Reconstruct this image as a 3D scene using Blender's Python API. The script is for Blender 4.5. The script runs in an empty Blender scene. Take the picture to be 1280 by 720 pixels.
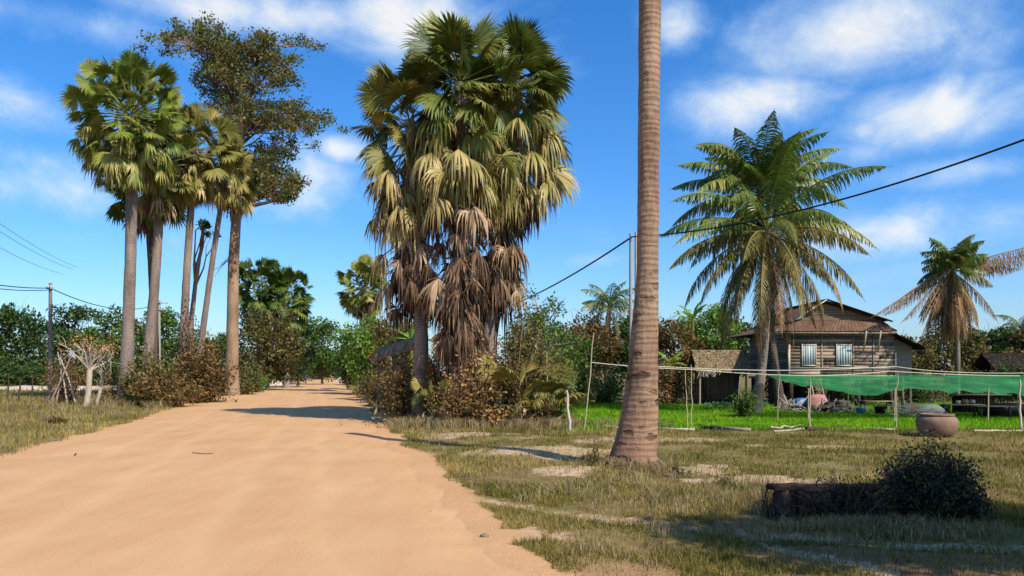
import bpy, math, random
import numpy as np
from mathutils import Vector

C = bpy.context.scene.collection
PI = math.pi
EYE = 1.9
HORZ = 462.0          # horizon row in the 1280x720 photograph
FOC = 1000.0

# ------------------------------------------------------------------ small tools
def W(px, py, d):
    return np.array([(px - 640) / FOC * d, d, EYE - (py - HORZ) / FOC * d])
def X(px, d):
    return (px - 640) / FOC * d
def Zof(py, d):
    return EYE - (py - HORZ) / FOC * d
def rng(seed):
    return np.random.default_rng(seed)
def smooth(a, b, x):
    t = np.clip((np.asarray(x, float) - a) / (b - a), 0, 1)
    return t * t * (3 - 2 * t)
def _h(ix, iy, s):
    n = (ix * 374761393 + iy * 668265263 + s * 1442695041) & 0xffffffff
    n = ((n ^ (n >> 13)) * 1274126177) & 0xffffffff
    return ((n ^ (n >> 16)) & 0xffff) / 65535.0
def vnoise(x, y, s=0):
    x = np.asarray(x, float); y = np.asarray(y, float)
    ix = np.floor(x).astype(np.int64); iy = np.floor(y).astype(np.int64)
    fx = x - ix; fy = y - iy
    fx = fx * fx * (3 - 2 * fx); fy = fy * fy * (3 - 2 * fy)
    a = _h(ix, iy, s); b = _h(ix + 1, iy, s); c = _h(ix, iy + 1, s); d = _h(ix + 1, iy + 1, s)
    return (a * (1 - fx) + b * fx) * (1 - fy) + (c * (1 - fx) + d * fx) * fy
def fbm(x, y, s=0, o=4):
    r = 0; a = .5; t = 0
    for k in range(o):
        r = r + a * vnoise(np.asarray(x) * 2 ** k, np.asarray(y) * 2 ** k, s + k); t += a; a *= .5
    return r / t
def norm(v):
    v = np.asarray(v, float); n = np.linalg.norm(v, axis=-1, keepdims=True); n[n == 0] = 1
    return v / n

# ------------------------------------------------------------------ layout functions
def road_l(y):
    y = np.asarray(y, float)
    b = -6.4 - .2586 * y + .35 * (fbm(y * .35, y * 0 + 3, 11) - .5) * 2
    return b + .0009 * np.clip(y - 120, 0, 400) ** 2 * .6
def road_r(y):
    y = np.asarray(y, float)
    b = 1.9 - .23 * y + .45 * (fbm(y * .4, y * 0 + 7, 12) - .5) * 2 + .5 * smooth(9, 6, y)
    return b + .0009 * np.clip(y - 120, 0, 400) ** 2 * .6
def seg_dist(x, y, pts):
    best = np.full(np.shape(x), 1e9)
    for (x0, y0), (x1, y1) in zip(pts[:-1], pts[1:]):
        dx, dy = x1 - x0, y1 - y0
        t = np.clip(((x - x0) * dx + (y - y0) * dy) / (dx * dx + dy * dy), 0, 1)
        best = np.minimum(best, np.hypot(x - x0 - t * dx, y - y0 - t * dy))
    return best
def gp(px, py):
    d = EYE * FOC / (py - HORZ)
    return ((px - 640) / FOC * d, d)
PATH1 = [gp(*p) for p in ((530, 612), (600, 624), (680, 636), (760, 648), (860, 656), (960, 664), (1080, 676), (1280, 690), (1500, 700))]
PATH2 = [gp(*p) for p in ((900, 660), (985, 682), (1060, 697), (1150, 722), (1230, 760))]
SAND = [(*gp(665, 568), 1.9, 1.5), (*gp(730, 592), 1.0, .8), (*gp(600, 548), 1.8, 1.2), (*gp(870, 588), 1.4, 1.2), (*gp(950, 600), 1.6, .9),
        (*gp(1030, 560), 2.0, .7), (*gp(820, 552), 2.0, 1.2), (*gp(620, 670), .8, .9)]
GX0, GY0, GY1 = 1.0, 24.6, 46.0
def garden_mask(x, y):
    e = .25 * (fbm(x * 1.3, y * 1.3, 31) - .5) * 2
    m = smooth(GY0, GY0 + .35, y + e) * smooth(GY1, GY1 - 2, y + e * 3) * smooth(1.2, 1.8, x + e - (y - 24.6) * .02) * smooth(26, 23, x)
    return m
def height(x, y):
    x = np.asarray(x, float); y = np.asarray(y, float)
    out = np.maximum(smooth(0, 1.6, x - road_r(y)), smooth(0, 1.6, road_l(y) - x))
    far = smooth(60, 160, np.hypot(x, y))
    h = .10 * (fbm(x * .35, y * .35, 1) - .35) + .05 * (fbm(x * 1.7, y * 1.7, 5, 3) - .5)
    h = h * (1 - garden_mask(x, y) * .7)
    for (sx, sy, rx, ry) in SAND[:3]:
        h = h + .10 * np.exp(-((x - sx) / rx) ** 2 - ((y - sy) / ry) ** 2)
    h = h - .05 * np.exp(-(seg_dist(x, y, PATH1) / .3) ** 2) - .06 * np.exp(-(seg_dist(x, y, PATH2) / .25) ** 2)
    h = h + .22 * smooth(1, 6, road_l(y) - x) * smooth(20, 45, y)
    h = h * out * (1 - far)
    return h
def hz(x, y):
    return float(height(np.array([x]), np.array([y]))[0])

# ------------------------------------------------------------------ mesh builder
class MB:
    def __init__(s):
        s.v = []; s.f = []; s.val = []; s.n = 0
    def add(s, V, F, val=0.5):
        V = np.asarray(V, float).reshape(-1, 3); F = np.asarray(F, np.int64)
        if len(F) == 0: return
        s.v.append(V); s.f.append(F + s.n)
        s.val.append(np.broadcast_to(np.asarray(val, float), (len(F),)).copy())
        s.n += len(V)
    def build(s, name, mat, parent=None, shade=False, loc=None, extra=None):
        V = np.concatenate(s.v)
        if loc is not None: V = V - np.asarray(loc)
        me = bpy.data.meshes.new(name)
        tot = sum(f.size for f in s.f); nf = sum(len(f) for f in s.f)
        me.vertices.add(len(V)); me.vertices.foreach_set('co', V.ravel())
        me.loops.add(tot); me.loops.foreach_set('vertex_index', np.concatenate([f.ravel() for f in s.f]))
        me.polygons.add(nf)
        ln = np.concatenate([np.full(len(f), f.shape[1]) for f in s.f])
        me.polygons.foreach_set('loop_start', np.concatenate([[0], np.cumsum(ln)[:-1]]))
        at = me.attributes.new('v', 'FLOAT', 'FACE'); at.data.foreach_set('value', np.concatenate(s.val))
        if extra:
            for k, arr in extra.items():
                a = me.attributes.new(k, 'FLOAT', 'POINT'); a.data.foreach_set('value', np.asarray(arr, float).ravel())
        me.update(calc_edges=True)
        if shade: me.polygons.foreach_set('use_smooth', np.ones(nf, bool))
        me.materials.append(mat)
        o = bpy.data.objects.new(name, me); C.objects.link(o)
        if parent is not None: o.parent = parent
        elif loc is not None: o.location = loc
        return o
    # shapes
    def tube(s, P, R, sides=8, val=.5, cap=True, rough=0, seed=0):
        P = np.asarray(P, float); n = len(P)
        R = np.broadcast_to(np.asarray(R, float), (n,))
        T = norm(np.gradient(P, axis=0))
        ref = np.array([0, 0, 1.]) if abs(T[0, 2]) < .9 else np.array([1., 0, 0])
        U = norm(np.cross(T, ref)); V = np.cross(T, U)
        a = np.arange(sides) / sides * 2 * PI
        rr = R[:, None] * np.ones((n, sides))
        if rough:
            r = rng(seed); rr = rr * (1 + rough * (r.random((n, sides)) - .5) * 2)
        ring = P[:, None] + rr[..., None] * (np.cos(a)[None, :, None] * U[:, None] + np.sin(a)[None, :, None] * V[:, None])
        vv = ring.reshape(-1, 3)
        i = np.arange(n - 1)[:, None]; j = np.arange(sides)[None]
        k = (j + 1) % sides
        F = np.stack([i * sides + j, i * sides + k, (i + 1) * sides + k, (i + 1) * sides + j], -1).reshape(-1, 4)
        s.add(vv, F, val)
        if cap:
            s.add(vv[:sides], [list(range(sides))[::-1]], val); s.add(vv[-sides:], [list(range(sides))], val)
    def box(s, c, d, rot=0, val=.5, tilt=None):
        x, y, z = np.asarray(d) / 2
        v = np.array([[a, b, e] for a in (-x, x) for b in (-y, y) for e in (-z, z)])
        if tilt:
            from mathutils import Euler
            M = np.array(Euler(tilt).to_matrix()); v = v @ M.T
        if rot:
            cr, sr = math.cos(rot), math.sin(rot); v = v @ np.array([[cr, -sr, 0], [sr, cr, 0], [0, 0, 1]]).T
        s.add(v + np.asarray(c), [[0, 1, 3, 2], [4, 6, 7, 5], [0, 4, 5, 1], [2, 3, 7, 6], [0, 2, 6, 4], [1, 5, 7, 3]], val)
    def bar(s, a, b, w, t, val=.5, up=(0, 0, 1)):
        a = np.asarray(a, float); b = np.asarray(b, float); T = norm(b - a)
        U = norm(np.cross(T, up)); N = np.cross(U, T)
        v = np.array([p + su * U * w / 2 + sn * N * t / 2 for p in (a, b) for su in (-1, 1) for sn in (-1, 1)])
        s.add(v, [[0, 1, 3, 2], [4, 6, 7, 5], [0, 4, 5, 1], [2, 3, 7, 6], [0, 2, 6, 4], [1, 5, 7, 3]], val)
    def lathe(s, prof, c=(0, 0, 0), sides=24, val=.5):
        a = np.arange(sides) / sides * 2 * PI; prof = np.asarray(prof, float); n = len(prof)
        v = np.stack([prof[:, 0][:, None] * np.cos(a), prof[:, 0][:, None] * np.sin(a), prof[:, 1][:, None] + 0 * a], -1).reshape(-1, 3) + np.asarray(c)
        i = np.arange(n - 1)[:, None]; j = np.arange(sides)[None]; k = (j + 1) % sides
        s.add(v, np.stack([i * sides + j, i * sides + k, (i + 1) * sides + k, (i + 1) * sides + j], -1).reshape(-1, 4), val)
    def leaves(s, P, size, r, up=.3, val=None, aspect=.5, droop=0.0):
        """one bent diamond per point"""
        n = len(P)
        D = norm(r.normal(size=(n, 3)) + np.array([0, 0, -droop])); N = norm(r.normal(size=(n, 3)) + np.array([0, 0, up]))
        U = norm(np.cross(D, N)); N = np.cross(U, D)
        L = (size * (.6 + .8 * r.random(n)))[:, None] if np.ndim(size) == 0 else np.asarray(size)[:, None]
        wd = L * aspect * .5
        v = np.stack([P, P + D * L * .45 + U * wd + N * L * .08, P + D * L, P + D * L * .45 - U * wd + N * L * .08], 1)
        F = np.arange(n * 4).reshape(n, 4)
        s.add(v.reshape(-1, 3), F, r.random(n) if val is None else val)

def tag(o, label=None, cat=None, group=None, kind=None):
    if label: o['label'] = label
    if cat: o['category'] = cat
    if group: o['group'] = group
    if kind: o['kind'] = kind
    return o
def thing(name, loc, label, cat, group=None, rot=0):
    o = bpy.data.objects.new(name, None); C.objects.link(o); o.location = [float(v) for v in loc]; o.rotation_euler = (0, 0, rot)
    o.empty_display_size = .2
    return tag(o, label, cat, group)

# ------------------------------------------------------------------ materials
def newmat(name):
    m = bpy.data.materials.new(name); m.use_nodes = True
    nt = m.node_tree; nt.nodes.clear()
    return m, nt
def nd(nt, t, **k):
    n = nt.nodes.new(t)
    for a, b in k.items():
        if a.startswith('i_'): n.inputs[int(a[2:])].default_value = b
        else: setattr(n, a, b)
    return n
def rampn(nt, src, stops):
    r = nd(nt, 'ShaderNodeValToRGB'); nt.links.new(src, r.inputs[0])
    e = r.color_ramp.elements
    while len(e) < len(stops): e.new(.5)
    for k, (p, c) in enumerate(stops):
        e[k].position = p; e[k].color = (*c, 1)
    return r
def finish(nt, col, rough=.85, bump=None, bstr=.3, bdist=.05, transl=0, spec=.2, trcol=None):
    out = nd(nt, 'ShaderNodeOutputMaterial'); p = nd(nt, 'ShaderNodeBsdfPrincipled')
    p.inputs['Roughness'].default_value = rough; p.inputs['Specular IOR Level'].default_value = spec
    nt.links.new(col, p.inputs['Base Color'])
    if bump is not None:
        b = nd(nt, 'ShaderNodeBump'); b.inputs['Strength'].default_value = bstr; b.inputs['Distance'].default_value = bdist
        nt.links.new(bump, b.inputs['Height']); nt.links.new(b.outputs[0], p.inputs['Normal'])
    if transl:
        t = nd(nt, 'ShaderNodeBsdfTranslucent'); nt.links.new(trcol or col, t.inputs[0])
        mx = nd(nt, 'ShaderNodeMixShader'); mx.inputs[0].default_value = transl
        nt.links.new(p.outputs[0], mx.inputs[1]); nt.links.new(t.outputs[0], mx.inputs[2]); nt.links.new(mx.outputs[0], out.inputs[0])
    else:
        nt.links.new(p.outputs[0], out.inputs[0])
    return p
def coord(nt, kind='Object', scale=(1, 1, 1)):
    t = nd(nt, 'ShaderNodeTexCoord'); m = nd(nt, 'ShaderNodeMapping'); m.inputs['Scale'].default_value = scale
    nt.links.new(t.outputs[kind], m.inputs[0]); return m.outputs[0]
def noise(nt, vec, sc, det=4, rough=.55):
    n = nd(nt, 'ShaderNodeTexNoise'); n.inputs['Scale'].default_value = sc; n.inputs['Detail'].default_value = det
    n.inputs['Roughness'].default_value = rough
    nt.links.new(vec, n.inputs['Vector']); return n.outputs['Fac']
def mathn(nt, op, a, b=None, clamp=False):
    m = nd(nt, 'ShaderNodeMath', operation=op, use_clamp=clamp)
    for i, v in enumerate((a, b)):
        if v is None: continue
        if isinstance(v, (int, float)): m.inputs[i].default_value = v
        else: nt.links.new(v, m.inputs[i])
    return m.outputs[0]
def mixc(nt, f, a, b):
    m = nd(nt, 'ShaderNodeMix', data_type='RGBA')
    for sock, v in ((m.inputs[0], f), (m.inputs[6], a), (m.inputs[7], b)):
        if isinstance(v, (int, float)): sock.default_value = v
        elif isinstance(v, tuple): sock.default_value = (*v, 1)
        else: nt.links.new(v, sock)
    return m.outputs[2]

_lm = {}
def leafmat(name, stops, transl=.33, rough=.55, spec=.3, big=.35):
    """stops over the per-leaf random attribute; a slow noise shifts it so that clumps differ"""
    if name in _lm: return _lm[name]
    m, nt = newmat(name)
    a = nd(nt, 'ShaderNodeAttribute', attribute_name='v')
    n = noise(nt, coord(nt), 1.1, 3)
    f = mathn(nt, 'ADD', a.outputs['Fac'], mathn(nt, 'MULTIPLY', mathn(nt, 'SUBTRACT', n, .5), big * 2.5))
    g = (1.0, 1.0, 1.0) if 'blackish' in name else (1.12, 1.08, 1.05) if 'dead' in name else ((1.08, 1.06, .95) if 'grass' in name else ((1.3, 1.2, 1.0) if ('garden' in name or 'banana' in name) else ((1.32, 1.26, 1.15) if 'palm' in name or 'coco' in name else (1.55, 1.36, 1.15))))
    stops = [(p, tuple(min(.75, q * w) for q, w in zip(c, g))) for p, c in stops]
    r = rampn(nt, f, stops)
    finish(nt, r.outputs[0], rough, transl=transl, spec=spec)
    _lm[name] = m; return m
def barkmat(name, c0, c1, c2, zs=6, bs=.5, bd=.03, ring=0, scars=0):
    m, nt = newmat(name)
    v = coord(nt, 'Object', (1, 1, .35)); n1 = noise(nt, v, 2.0, 4); n2 = noise(nt, v, 14, 5, .7)
    f = mathn(nt, 'ADD', mathn(nt, 'MULTIPLY', n1, .7), mathn(nt, 'MULTIPLY', n2, .42))
    h = n2
    if ring:
        v2 = coord(nt, 'Object', (.25, .25, 1))
        w = nd(nt, 'ShaderNodeTexWave', wave_type='BANDS', bands_direction='Z'); w.inputs['Scale'].default_value = ring
        w.inputs['Distortion'].default_value = 5; w.inputs['Detail'].default_value = 4; w.inputs['Detail Scale'].default_value = 2; nt.links.new(v2, w.inputs[0])
        f = mathn(nt, 'ADD', f, mathn(nt, 'MULTIPLY', mathn(nt, 'SUBTRACT', w.outputs['Fac'], .5), .10))
        h = mathn(nt, 'ADD', h, mathn(nt, 'MULTIPLY', w.outputs['Fac'], .35))
    col = rampn(nt, f, [(.34, c0), (.52, c1), (.72, c2)]).outputs[0]
    if scars:
        v3 = coord(nt, 'Object', (1, 1, 1.9)); vo = nd(nt, 'ShaderNodeTexVoronoi'); vo.inputs['Scale'].default_value = scars
        vo.inputs['Randomness'].default_value = 1
        wn = nd(nt, 'ShaderNodeTexNoise'); wn.inputs['Scale'].default_value = 7; nt.links.new(v3, wn.inputs['Vector'])
        mixv = nd(nt, 'ShaderNodeMix', data_type='VECTOR'); mixv.inputs[0].default_value = .15
        nt.links.new(v3, mixv.inputs[4]); nt.links.new(wn.outputs['Color'], mixv.inputs[5]); nt.links.new(mixv.outputs[1], vo.inputs[0])
        sm = nd(nt, 'ShaderNodeMapRange'); sm.inputs[1].default_value = .22; sm.inputs[2].default_value = .34; sm.inputs[3].default_value = 1; sm.inputs[4].default_value = 0
        nt.links.new(vo.outputs[0], sm.inputs[0])
        pz = nd(nt, 'ShaderNodeSeparateXYZ'); nt.links.new(coord(nt), pz.inputs[0])
        lo = nd(nt, 'ShaderNodeMapRange'); lo.inputs[1].default_value = 2.5; lo.inputs[2].default_value = 4.5; lo.inputs[3].default_value = 1; lo.inputs[4].default_value = .15
        nt.links.new(pz.outputs[2], lo.inputs[0])
        sc = mathn(nt, 'MULTIPLY', sm.outputs[0], lo.outputs[0])
        col = mixc(nt, mathn(nt, 'MULTIPLY', sc, .75), col, tuple(x * .35 for x in c0))
        h = mathn(nt, 'SUBTRACT', h, mathn(nt, 'MULTIPLY', sc, 1.2))
        grd = nd(nt, 'ShaderNodeMapRange'); grd.inputs[1].default_value = 0; grd.inputs[2].default_value = 1.6; grd.inputs[3].default_value = .6; grd.inputs[4].default_value = 0
        nt.links.new(pz.outputs[2], grd.inputs[0]); col = mixc(nt, grd.outputs[0], col, (.27, .12, .065))
    finish(nt, col, .9, h, bs, bd, spec=.1); return m
def plain(name, c, rough=.7, var=.25, sc=8, spec=.25, metal=0, bs=.15, zs=1, bd=.01):
    m, nt = newmat(name)
    v = coord(nt, 'Object', (1, 1, zs)); n = noise(nt, v, sc, 5, .65)
    a = nd(nt, 'ShaderNodeAttribute', attribute_name='v')
    f = mathn(nt, 'ADD', mathn(nt, 'MULTIPLY', n, .6), mathn(nt, 'MULTIPLY', a.outputs['Fac'], .4))
    col = rampn(nt, f, [(.2, tuple(x * (1 - var * 1.6) for x in c)), (.5, c), (.8, tuple(min(1, x * (1 + var)) for x in c))]).outputs[0]
    p = finish(nt, col, rough, n, bs, bd, spec=spec); p.inputs['Metallic'].default_value = metal
    return m

M_palmgreen = leafmat('palm_leaf_green', [(0, (.032, .065, .010)), (.4, (.095, .145, .018)), (.75, (.20, .22, .04)), (1, (.34, .29, .10))], .22, .45, .35)
M_palmolive = leafmat('palm_leaf_olive', [(0, (.05, .065, .012)), (.4, (.14, .145, .03)), (.8, (.28, .23, .07)), (1, (.42, .33, .15))], .2, .5, .3)
M_palmclump = leafmat('palm_leaf_clump', [(0, (.035, .062, .011)), (.4, (.10, .135, .022)), (.75, (.22, .20, .05)), (1, (.38, .30, .13))], .2, .45, .35)
M_palmdead = leafmat('palm_leaf_dead', [(0, (.045, .028, .018)), (.4, (.15, .095, .058)), (.75, (.31, .21, .125)), (1, (.48, .36, .22))], .12, .8, .1)
M_coco = leafmat('coconut_leaf_green', [(0, (.032, .075, .012)), (.5, (.085, .14, .022)), (.85, (.19, .21, .045)), (1, (.30, .26, .08))], .25, .4, .4, .2)
M_cocoolive = leafmat('coconut_leaf_yellowing', [(0, (.07, .075, .018)), (.5, (.17, .145, .04)), (.85, (.28, .215, .08)), (1, (.36, .25, .12))], .22, .5, .3, .2)
M_cocodead = leafmat('coconut_leaf_dead', [(0, (.09, .05, .025)), (.5, (.25, .15, .07)), (.85, (.38, .25, .13)), (1, (.5, .36, .2))], .15, .8, .1)
M_dk = leafmat('leaf_dark_green', [(0, (.010, .028, .007)), (.45, (.026, .062, .012)), (.8, (.055, .11, .02)), (1, (.10, .15, .035))])
M_md = leafmat('leaf_mid_green', [(0, (.018, .045, .008)), (.45, (.045, .10, .015)), (.8, (.09, .17, .025)), (1, (.15, .22, .04))])
M_br = leafmat('leaf_bright_green', [(0, (.03, .075, .01)), (.45, (.085, .18, .02)), (.8, (.17, .30, .035)), (1, (.26, .38, .06))], .35)
M_ol = leafmat('leaf_olive', [(0, (.030, .034, .012)), (.45, (.075, .08, .022)), (.8, (.14, .13, .04)), (1, (.21, .18, .07))])
M_rust = leafmat('leaf_rusty', [(0, (.035, .03, .012)), (.4, (.085, .07, .022)), (.75, (.17, .11, .04)), (1, (.28, .18, .075))])
M_dry = leafmat('leaf_dry_brown', [(0, (.06, .035, .018)), (.45, (.17, .105, .045)), (.8, (.28, .18, .08)), (1, (.38, .27, .13))], .15, .8, .1)
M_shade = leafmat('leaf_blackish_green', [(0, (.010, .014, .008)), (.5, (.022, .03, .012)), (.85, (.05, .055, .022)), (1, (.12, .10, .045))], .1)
M_banana = leafmat('banana_leaf', [(0, (.08, .19, .015)), (.5, (.16, .32, .03)), (1, (.3, .45, .06))], .4, .4)
M_grass = leafmat('grass_blades', [(0, (.085, .09, .018)), (.4, (.17, .155, .034)), (.7, (.28, .215, .07)), (1, (.42, .32, .13))], .2, .7, .1, .5)
M_garden = leafmat('garden_blades', [(0, (.035, .14, .006)), (.5, (.13, .32, .012)), (.85, (.26, .44, .02)), (1, (.36, .48, .05))], .35, .6, .1, .4)
M_straw = leafmat('dry_grass_blades', [(0, (.12, .09, .04)), (.5, (.26, .2, .1)), (1, (.42, .33, .18))], .15, .8, .1)

M_barkgrey = barkmat('palm_bark_grey', (.10, .07, .055), (.20, .15, .12), (.31, .245, .195), ring=3.2, bs=.4)
M_barkdark = barkmat('palm_bark_dark', (.035, .027, .02), (.09, .066, .05), (.16, .12, .09), ring=2.6, bs=.7)
M_barkbig = barkmat('palm_bark_scarred', (.13, .08, .05), (.25, .155, .095), (.37, .25, .165), ring=2.7, bs=.8, bd=.035, scars=2.6)
M_barkred = barkmat('tree_bark_tan', (.12, .075, .045), (.27, .17, .105), (.40, .28, .18), bs=.8, bd=.06)
M_barktree = barkmat('tree_bark_brown', (.04, .03, .02), (.11, .08, .05), (.19, .14, .09), bs=.6)
M_pale = barkmat('bark_pale', (.22, .17, .12), (.42, .34, .25), (.56, .47, .36), bs=.5)
M_stem = barkmat('twig_brown', (.05, .035, .02), (.12, .08, .045), (.2, .14, .08), bs=.3)
M_bamboo = plain('bamboo_pole', (.42, .34, .2), .6, .35, 12)
M_concrete = plain('concrete_pole', (.33, .31, .28), .85, .3, 10)
M_cable = plain('black_cable', (.012, .012, .014), .5, .2)
M_cablegrey = plain('grey_cable', (.10, .11, .13), .5, .2)
M_steel = plain('galvanised_steel', (.3, .32, .34), .5, .3, 8, metal=.5)
M_cord = plain('pale_cord', (.55, .48, .34), .8, .2)
M_plank = plain('weathered_plank', (.31, .235, .17), .85, .55, 9, bs=.4, spec=.1)
M_plankpale = plain('pale_plank', (.50, .43, .33), .85, .3, 9, bs=.3, spec=.1)
M_shutter = plain('pale_blue_paint', (.42, .50, .50), .7, .3, 9)
M_jar = plain('fired_clay', (.24, .145, .098), .8, .35, 5, bs=.3)
M_black = plain('black_plastic', (.012, .013, .014), .45, .3)
M_blue = plain('blue_plastic', (.05, .18, .42), .45, .3)
M_white = plain('dull_white', (.55, .53, .5), .7, .3)
M_greenpl = plain('green_plastic', (.03, .45, .07), .45, .3)
M_pink = plain('pink_cloth', (.42, .2, .18), .9, .3)
M_laterite = plain('dark_laterite', (.075, .045, .034), .95, .6, 11, bs=1, bd=.03, spec=.05)
M_latertop = plain('dusty_laterite', (.19, .115, .072), .95, .5, 9, bs=.8, bd=.02, spec=.05)
M_heap = plain('pale_sand_heap', (.52, .42, .32), .95, .25, 6, bs=.5)
M_skin = plain('skin', (.25, .13, .08), .6, .1)
M_cloth = plain('dark_blue_cloth', (.03, .045, .09), .9, .3)
M_rubber = plain('tyre_rubber', (.015, .015, .015), .8, .2)
M_stone = plain('grey_stone', (.22, .16, .12), .9, .4, 12, bs=.6)

def roofmat():
    m, nt = newmat('rusty_tin_roof')
    v = coord(nt, 'Object'); n = noise(nt, v, 1.3, 5, .65); n2 = noise(nt, v, 14, 4)
    f = mathn(nt, 'ADD', mathn(nt, 'MULTIPLY', n, .75), mathn(nt, 'MULTIPLY', n2, .25))
    c = rampn(nt, f, [(.3, (.05, .03, .022)), (.5, (.14, .08, .05)), (.7, (.25, .16, .10))]).outputs[0]
    finish(nt, c, .75, n2, .3, .02, spec=.15); return m
M_roof = roofmat()
M_roofdk = plain('dark_thatch', (.045, .033, .024), .95, .5, 10, bs=.6, spec=.05)
M_thatch = plain('dry_thatch', (.24, .175, .10), .95, .5, 14, bs=.8, spec=.05, zs=.3)
M_wallshade = plain('shaded_house_side', (.17, .16, .17), .9, .45, 5, bs=.4, zs=4)  # side planks darkened and cooled, the wall's shade put into the colour

def netmat():
    m, nt = newmat('green_shade_net')
    v = coord(nt, 'Object'); n = noise(nt, v, .8, 4)
    c = rampn(nt, n, [(.35, (.015, .17, .045)), (.6, (.035, .34, .09)), (.8, (.08, .46, .14))]).outputs[0]
    out = nd(nt, 'ShaderNodeOutputMaterial'); p = nd(nt, 'ShaderNodeBsdfPrincipled'); p.inputs['Roughness'].default_value = .8
    t = nd(nt, 'ShaderNodeBsdfTranslucent'); tr = nd(nt, 'ShaderNodeBsdfTransparent')
    nt.links.new(c, p.inputs[0]); nt.links.new(c, t.inputs[0])
    m1 = nd(nt, 'ShaderNodeMixShader'); m1.inputs[0].default_value = .35; nt.links.new(p.outputs[0], m1.inputs[1]); nt.links.new(t.outputs[0], m1.inputs[2])
    m2 = nd(nt, 'ShaderNodeMixShader'); m2.inputs[0].default_value = .25; nt.links.new(m1.outputs[0], m2.inputs[1]); nt.links.new(tr.outputs[0], m2.inputs[2])
    nt.links.new(m2.outputs[0], out.inputs[0]); return m
M_net = netmat()

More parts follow.
